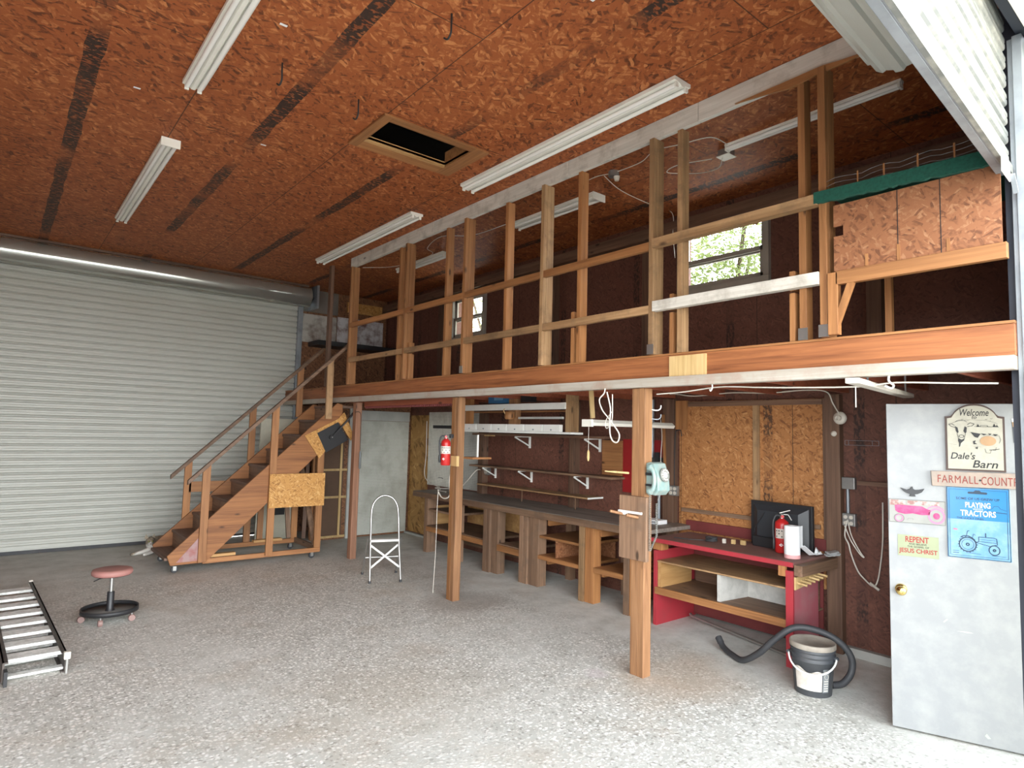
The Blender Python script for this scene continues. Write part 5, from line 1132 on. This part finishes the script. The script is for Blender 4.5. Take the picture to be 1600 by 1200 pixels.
# black eagle ornament
a = L(); a.prism([(-.066, .052), (-.03, .040), (-.012, .046), (-.006, .060), (.003, .060), (.004, .048), (.014, .042), (.035, .042), (.066, .052), (.05, .028), (.028, .016), (.012, .014), (.018, .0), (-.018, .0), (-.010, .014), (-.030, .020), (-.05, .034)], -.012, -.002)
t = dthing('eagle_ornament', 'small black spread-wing eagle above the pink tractor plate', 'ornament', .135, 1.455); build('eagle', a, M['blackm'], t, True, .0015)
# bumper sticker
t = dthing('message_sticker', 'pale green sticker with red and black lettering at the lower left of the signs', 'sticker', .162, 1.075)
build('sheet', L().prism([(-.112, .002), (.106, .0), (.106, .132), (-.112, .134)], -.0025, -.0005), plain('sticker_pale_green', (0.264, 0.29, 0.176), .6, dirt=.08), t, True)
rl = plain('sticker_red', (0.27, 0.015, 0.015), .6, dirt=0); ol = plain('sticker_black', (0.015, 0.018, 0.01), .6, dirt=0)
text(t, 'REPENT', -.008, .108, .125, .036, rl, -.0026, 0, .02); text(t, 'AND BELIEVE', -.005, .080, .095, .011, ol, -.0026, 0, .01); text(t, 'THE GOSPEL OF', -.003, .063, .115, .011, ol, -.0026, 0, .01); text(t, 'JESUS CHRIST', -.004, .033, .205, .036, rl, -.0026, 0, .02)
# sticker at the hinge side
t = dthing('photo_sticker', 'narrow dark and tan sticker at the right edge of the white door top', 'sticker', .675, 1.81)
build('sheet', L().prism([(-.020, 0), (.024, 0), (.022, .145), (-.026, .145)], -.0025, -.0005), M['charcoal'], t, True); build('tan_patch', L().prism([(-.022, .095), (.022, .095), (.022, .125), (-.024, .125)], -.003, -.0025), tan, t, True); build('white_patch', L().prism([(-.025, .125), (.022, .125), (.022, .145), (-.026, .145)], -.003, -.0025), M['paper'], t, True)
# white screw
# ================================================================ CAT
def cat():
    t = thing('cat', 'grey and white cat lying by the roll-up door beside the stair foot', 'cat', (1.80, 10.05, 0))
    P = [(2.10, 10.20, .10, .085), (1.97, 10.16, .105, .085), (1.86, 10.10, .105, .078), (1.80, 10.02, .105, .055), (1.775, 9.97, .150, .058), (1.765, 9.92, .148, .044), (1.76, 9.880, .132, .020),
         (2.22, 10.22, .085, .07),
         (1.79, 10.01, .05, .032), (1.70, 9.98, .028, .024), (1.62, 9.96, .020, .018), (1.575, 9.95, .018, .020),
         (1.84, 9.99, .045, .030), (1.78, 9.92, .026, .022), (1.72, 9.87, .020, .018), (1.69, 9.85, .018, .019),
         (2.26, 10.12, .05, .045), (2.18, 10.02, .03, .028), (2.10, 9.98, .022, .020),
         (2.34, 10.25, .04, .02), (2.45, 10.18, .022, .016), (2.5, 10.05, .018, .014)]
    E_ = [(0, 1), (1, 2), (2, 3), (3, 4), (4, 5), (5, 6), (0, 7), (3, 8), (8, 9), (9, 10), (10, 11), (3, 12), (12, 13), (13, 14), (14, 15), (7, 16), (16, 17), (17, 18), (7, 19), (19, 20), (20, 21)]
    me = bpy.data.meshes.new('cat_body'); o3 = Vector((1.80, 10.05, 0))
    me.from_pydata([tuple(Vector(p[:3])-o3) for p in P], E_, [])
    o = bpy.data.objects.new('cat_body', me); C.objects.link(o); o.parent = t; WM[o] = WM[t]
    sk = o.modifiers.new('skin', 'SKIN'); sk.use_smooth_shade = True
    for i, p in enumerate(P):
        s = me.skin_vertices[0].data[i]; s.radius = (p[3], p[3]); s.use_root = (i == 0)
    sb = o.modifiers.new('sub', 'SUBSURF'); sb.levels = 2; sb.render_levels = 2
    c = NT('cat_fur'); v = c.coord(False); s = c.n('ShaderNodeSeparateXYZ', None, i0=v)
    n = c.noise(v, 30, 3); st = c.noise(c.map(v, (70, 20, 20)), 1, 2)
    tab = c.ramp(c.math('ADD', c.math('MULTIPLY', st, .6), c.math('MULTIPLY', n, .4)), [(.40, (.13, .10, .075)), (.58, (.36, .30, .22))])
    back = c.mix(c.mr(s.outputs[0], .05, .12), tab, (.24, .145, .08))
    # white below the brow and on chest and forelegs
    lowz = c.mr(c.math('ADD', s.outputs[2], c.math('MULTIPLY', c.math('ABSOLUTE', c.math('ADD', s.outputs[0], .035)), .9)), .135, .165, 1, 0)
    front = c.mr(s.outputs[0], .02, .09, 1, 0)
    c.done(c.mix(c.math('MULTIPLY', lowz, front), back, (.72, .69, .64)), .85); me.materials.append(c.m)
    for dx in (-.032, .032):
        ea = MB(); cxx, cyy = 1.77+dx, 9.965
        ea.add([(cxx-.026, cyy, .178), (cxx+.026, cyy, .178), (cxx, cyy+.024, .178), (cxx+dx*.35, cyy, .236)], [(0, 1, 3), (1, 2, 3), (2, 0, 3), (0, 2, 1)])
        build('ear', ea, c.m, t)
        build('eye', MB().lathe([(0, -.006), (.006, -.003), (.007, 0), (0, .006)], (1.765+dx*.62, 9.884, .160), 'Y', 10), plain('cat_eye', (.25, .30, .05), .2, dirt=0), t)
    build('nose', MB().lathe([(0, -.004), (.006, 0), (0, .004)], (1.76, 9.862, .136), 'Y', 8), plain('cat_nose', (.35, .15, .14), .5, dirt=0), t)
    t.scale = (1.18, 1.18, 1.18)
cat_thing = cat()

# ================================================================ TREES OUTSIDE THE WINDOWS
def tree(lb, cx, cy, cz, r, n, seed):
    rnd = random.Random(seed); t = thing('tree', lb, 'tree', (cx, cy, -.1))
    tr = MB().tube([(cx, cy, -.1), (cx+.1, cy, 2), (cx, cy+.1, cz)], [.16, .12, .06], 10)
    for k in range(9):
        a = rnd.random()*6.3; e = Vector((cx+r*.8*math.cos(a), cy+r*.8*math.sin(a), cz+rnd.uniform(-.5, .8)*r)); tr.tube([(cx, cy, cz-r*.6), (Vector((cx, cy, cz))+e)/2, e], [.05, .03, .01], 6)
    build('trunk', tr, M['bark'], t)
    lf = MB(); vs = []; fs = []
    for k in range(n):
        d = Vector((rnd.gauss(0, 1), rnd.gauss(0, 1), rnd.gauss(0, 1))).normalized()*r*rnd.random()**.45
        p = Vector((cx, cy, cz))+Vector((d.x, d.y*1.25, d.z)); u = Vector((rnd.gauss(0, 1), rnd.gauss(0, 1), rnd.gauss(0, 1))).normalized(); w = u.orthogonal().normalized(); s = rnd.uniform(.035, .07)
        b = len(vs); vs += [p-u*s, p+w*s*.45, p+u*s, p-w*s*.45]; fs.append((b, b+1, b+2, b+3))
    lf.add(vs, fs)
    build('foliage', lf, M['leaf'], t)
tree('leafy tree seen through the near loft window', 9.2, 5.7, 4.4, 2.3, 21000, 3)
tree('sparser leafy tree seen through the far loft window', 10.2, 13.4, 5.0, 2.2, 5000, 5)
lfm = MB(); lfm.prism([(3.20, 3.93), (3.215, 3.95), (3.205, 3.965), (3.225, 3.962), (3.235, 3.99), (3.245, 3.965), (3.265, 3.968), (3.25, 3.945), (3.26, 3.92), (3.235, 3.93), (3.22, 3.915)], 5.735, 5.738, 'yz')
single('dry_leaf', lfm, plain('dry_leaf', (.30, .15, .05), .7), 'brown dry leaf stuck on the near loft window pane', 'leaf')
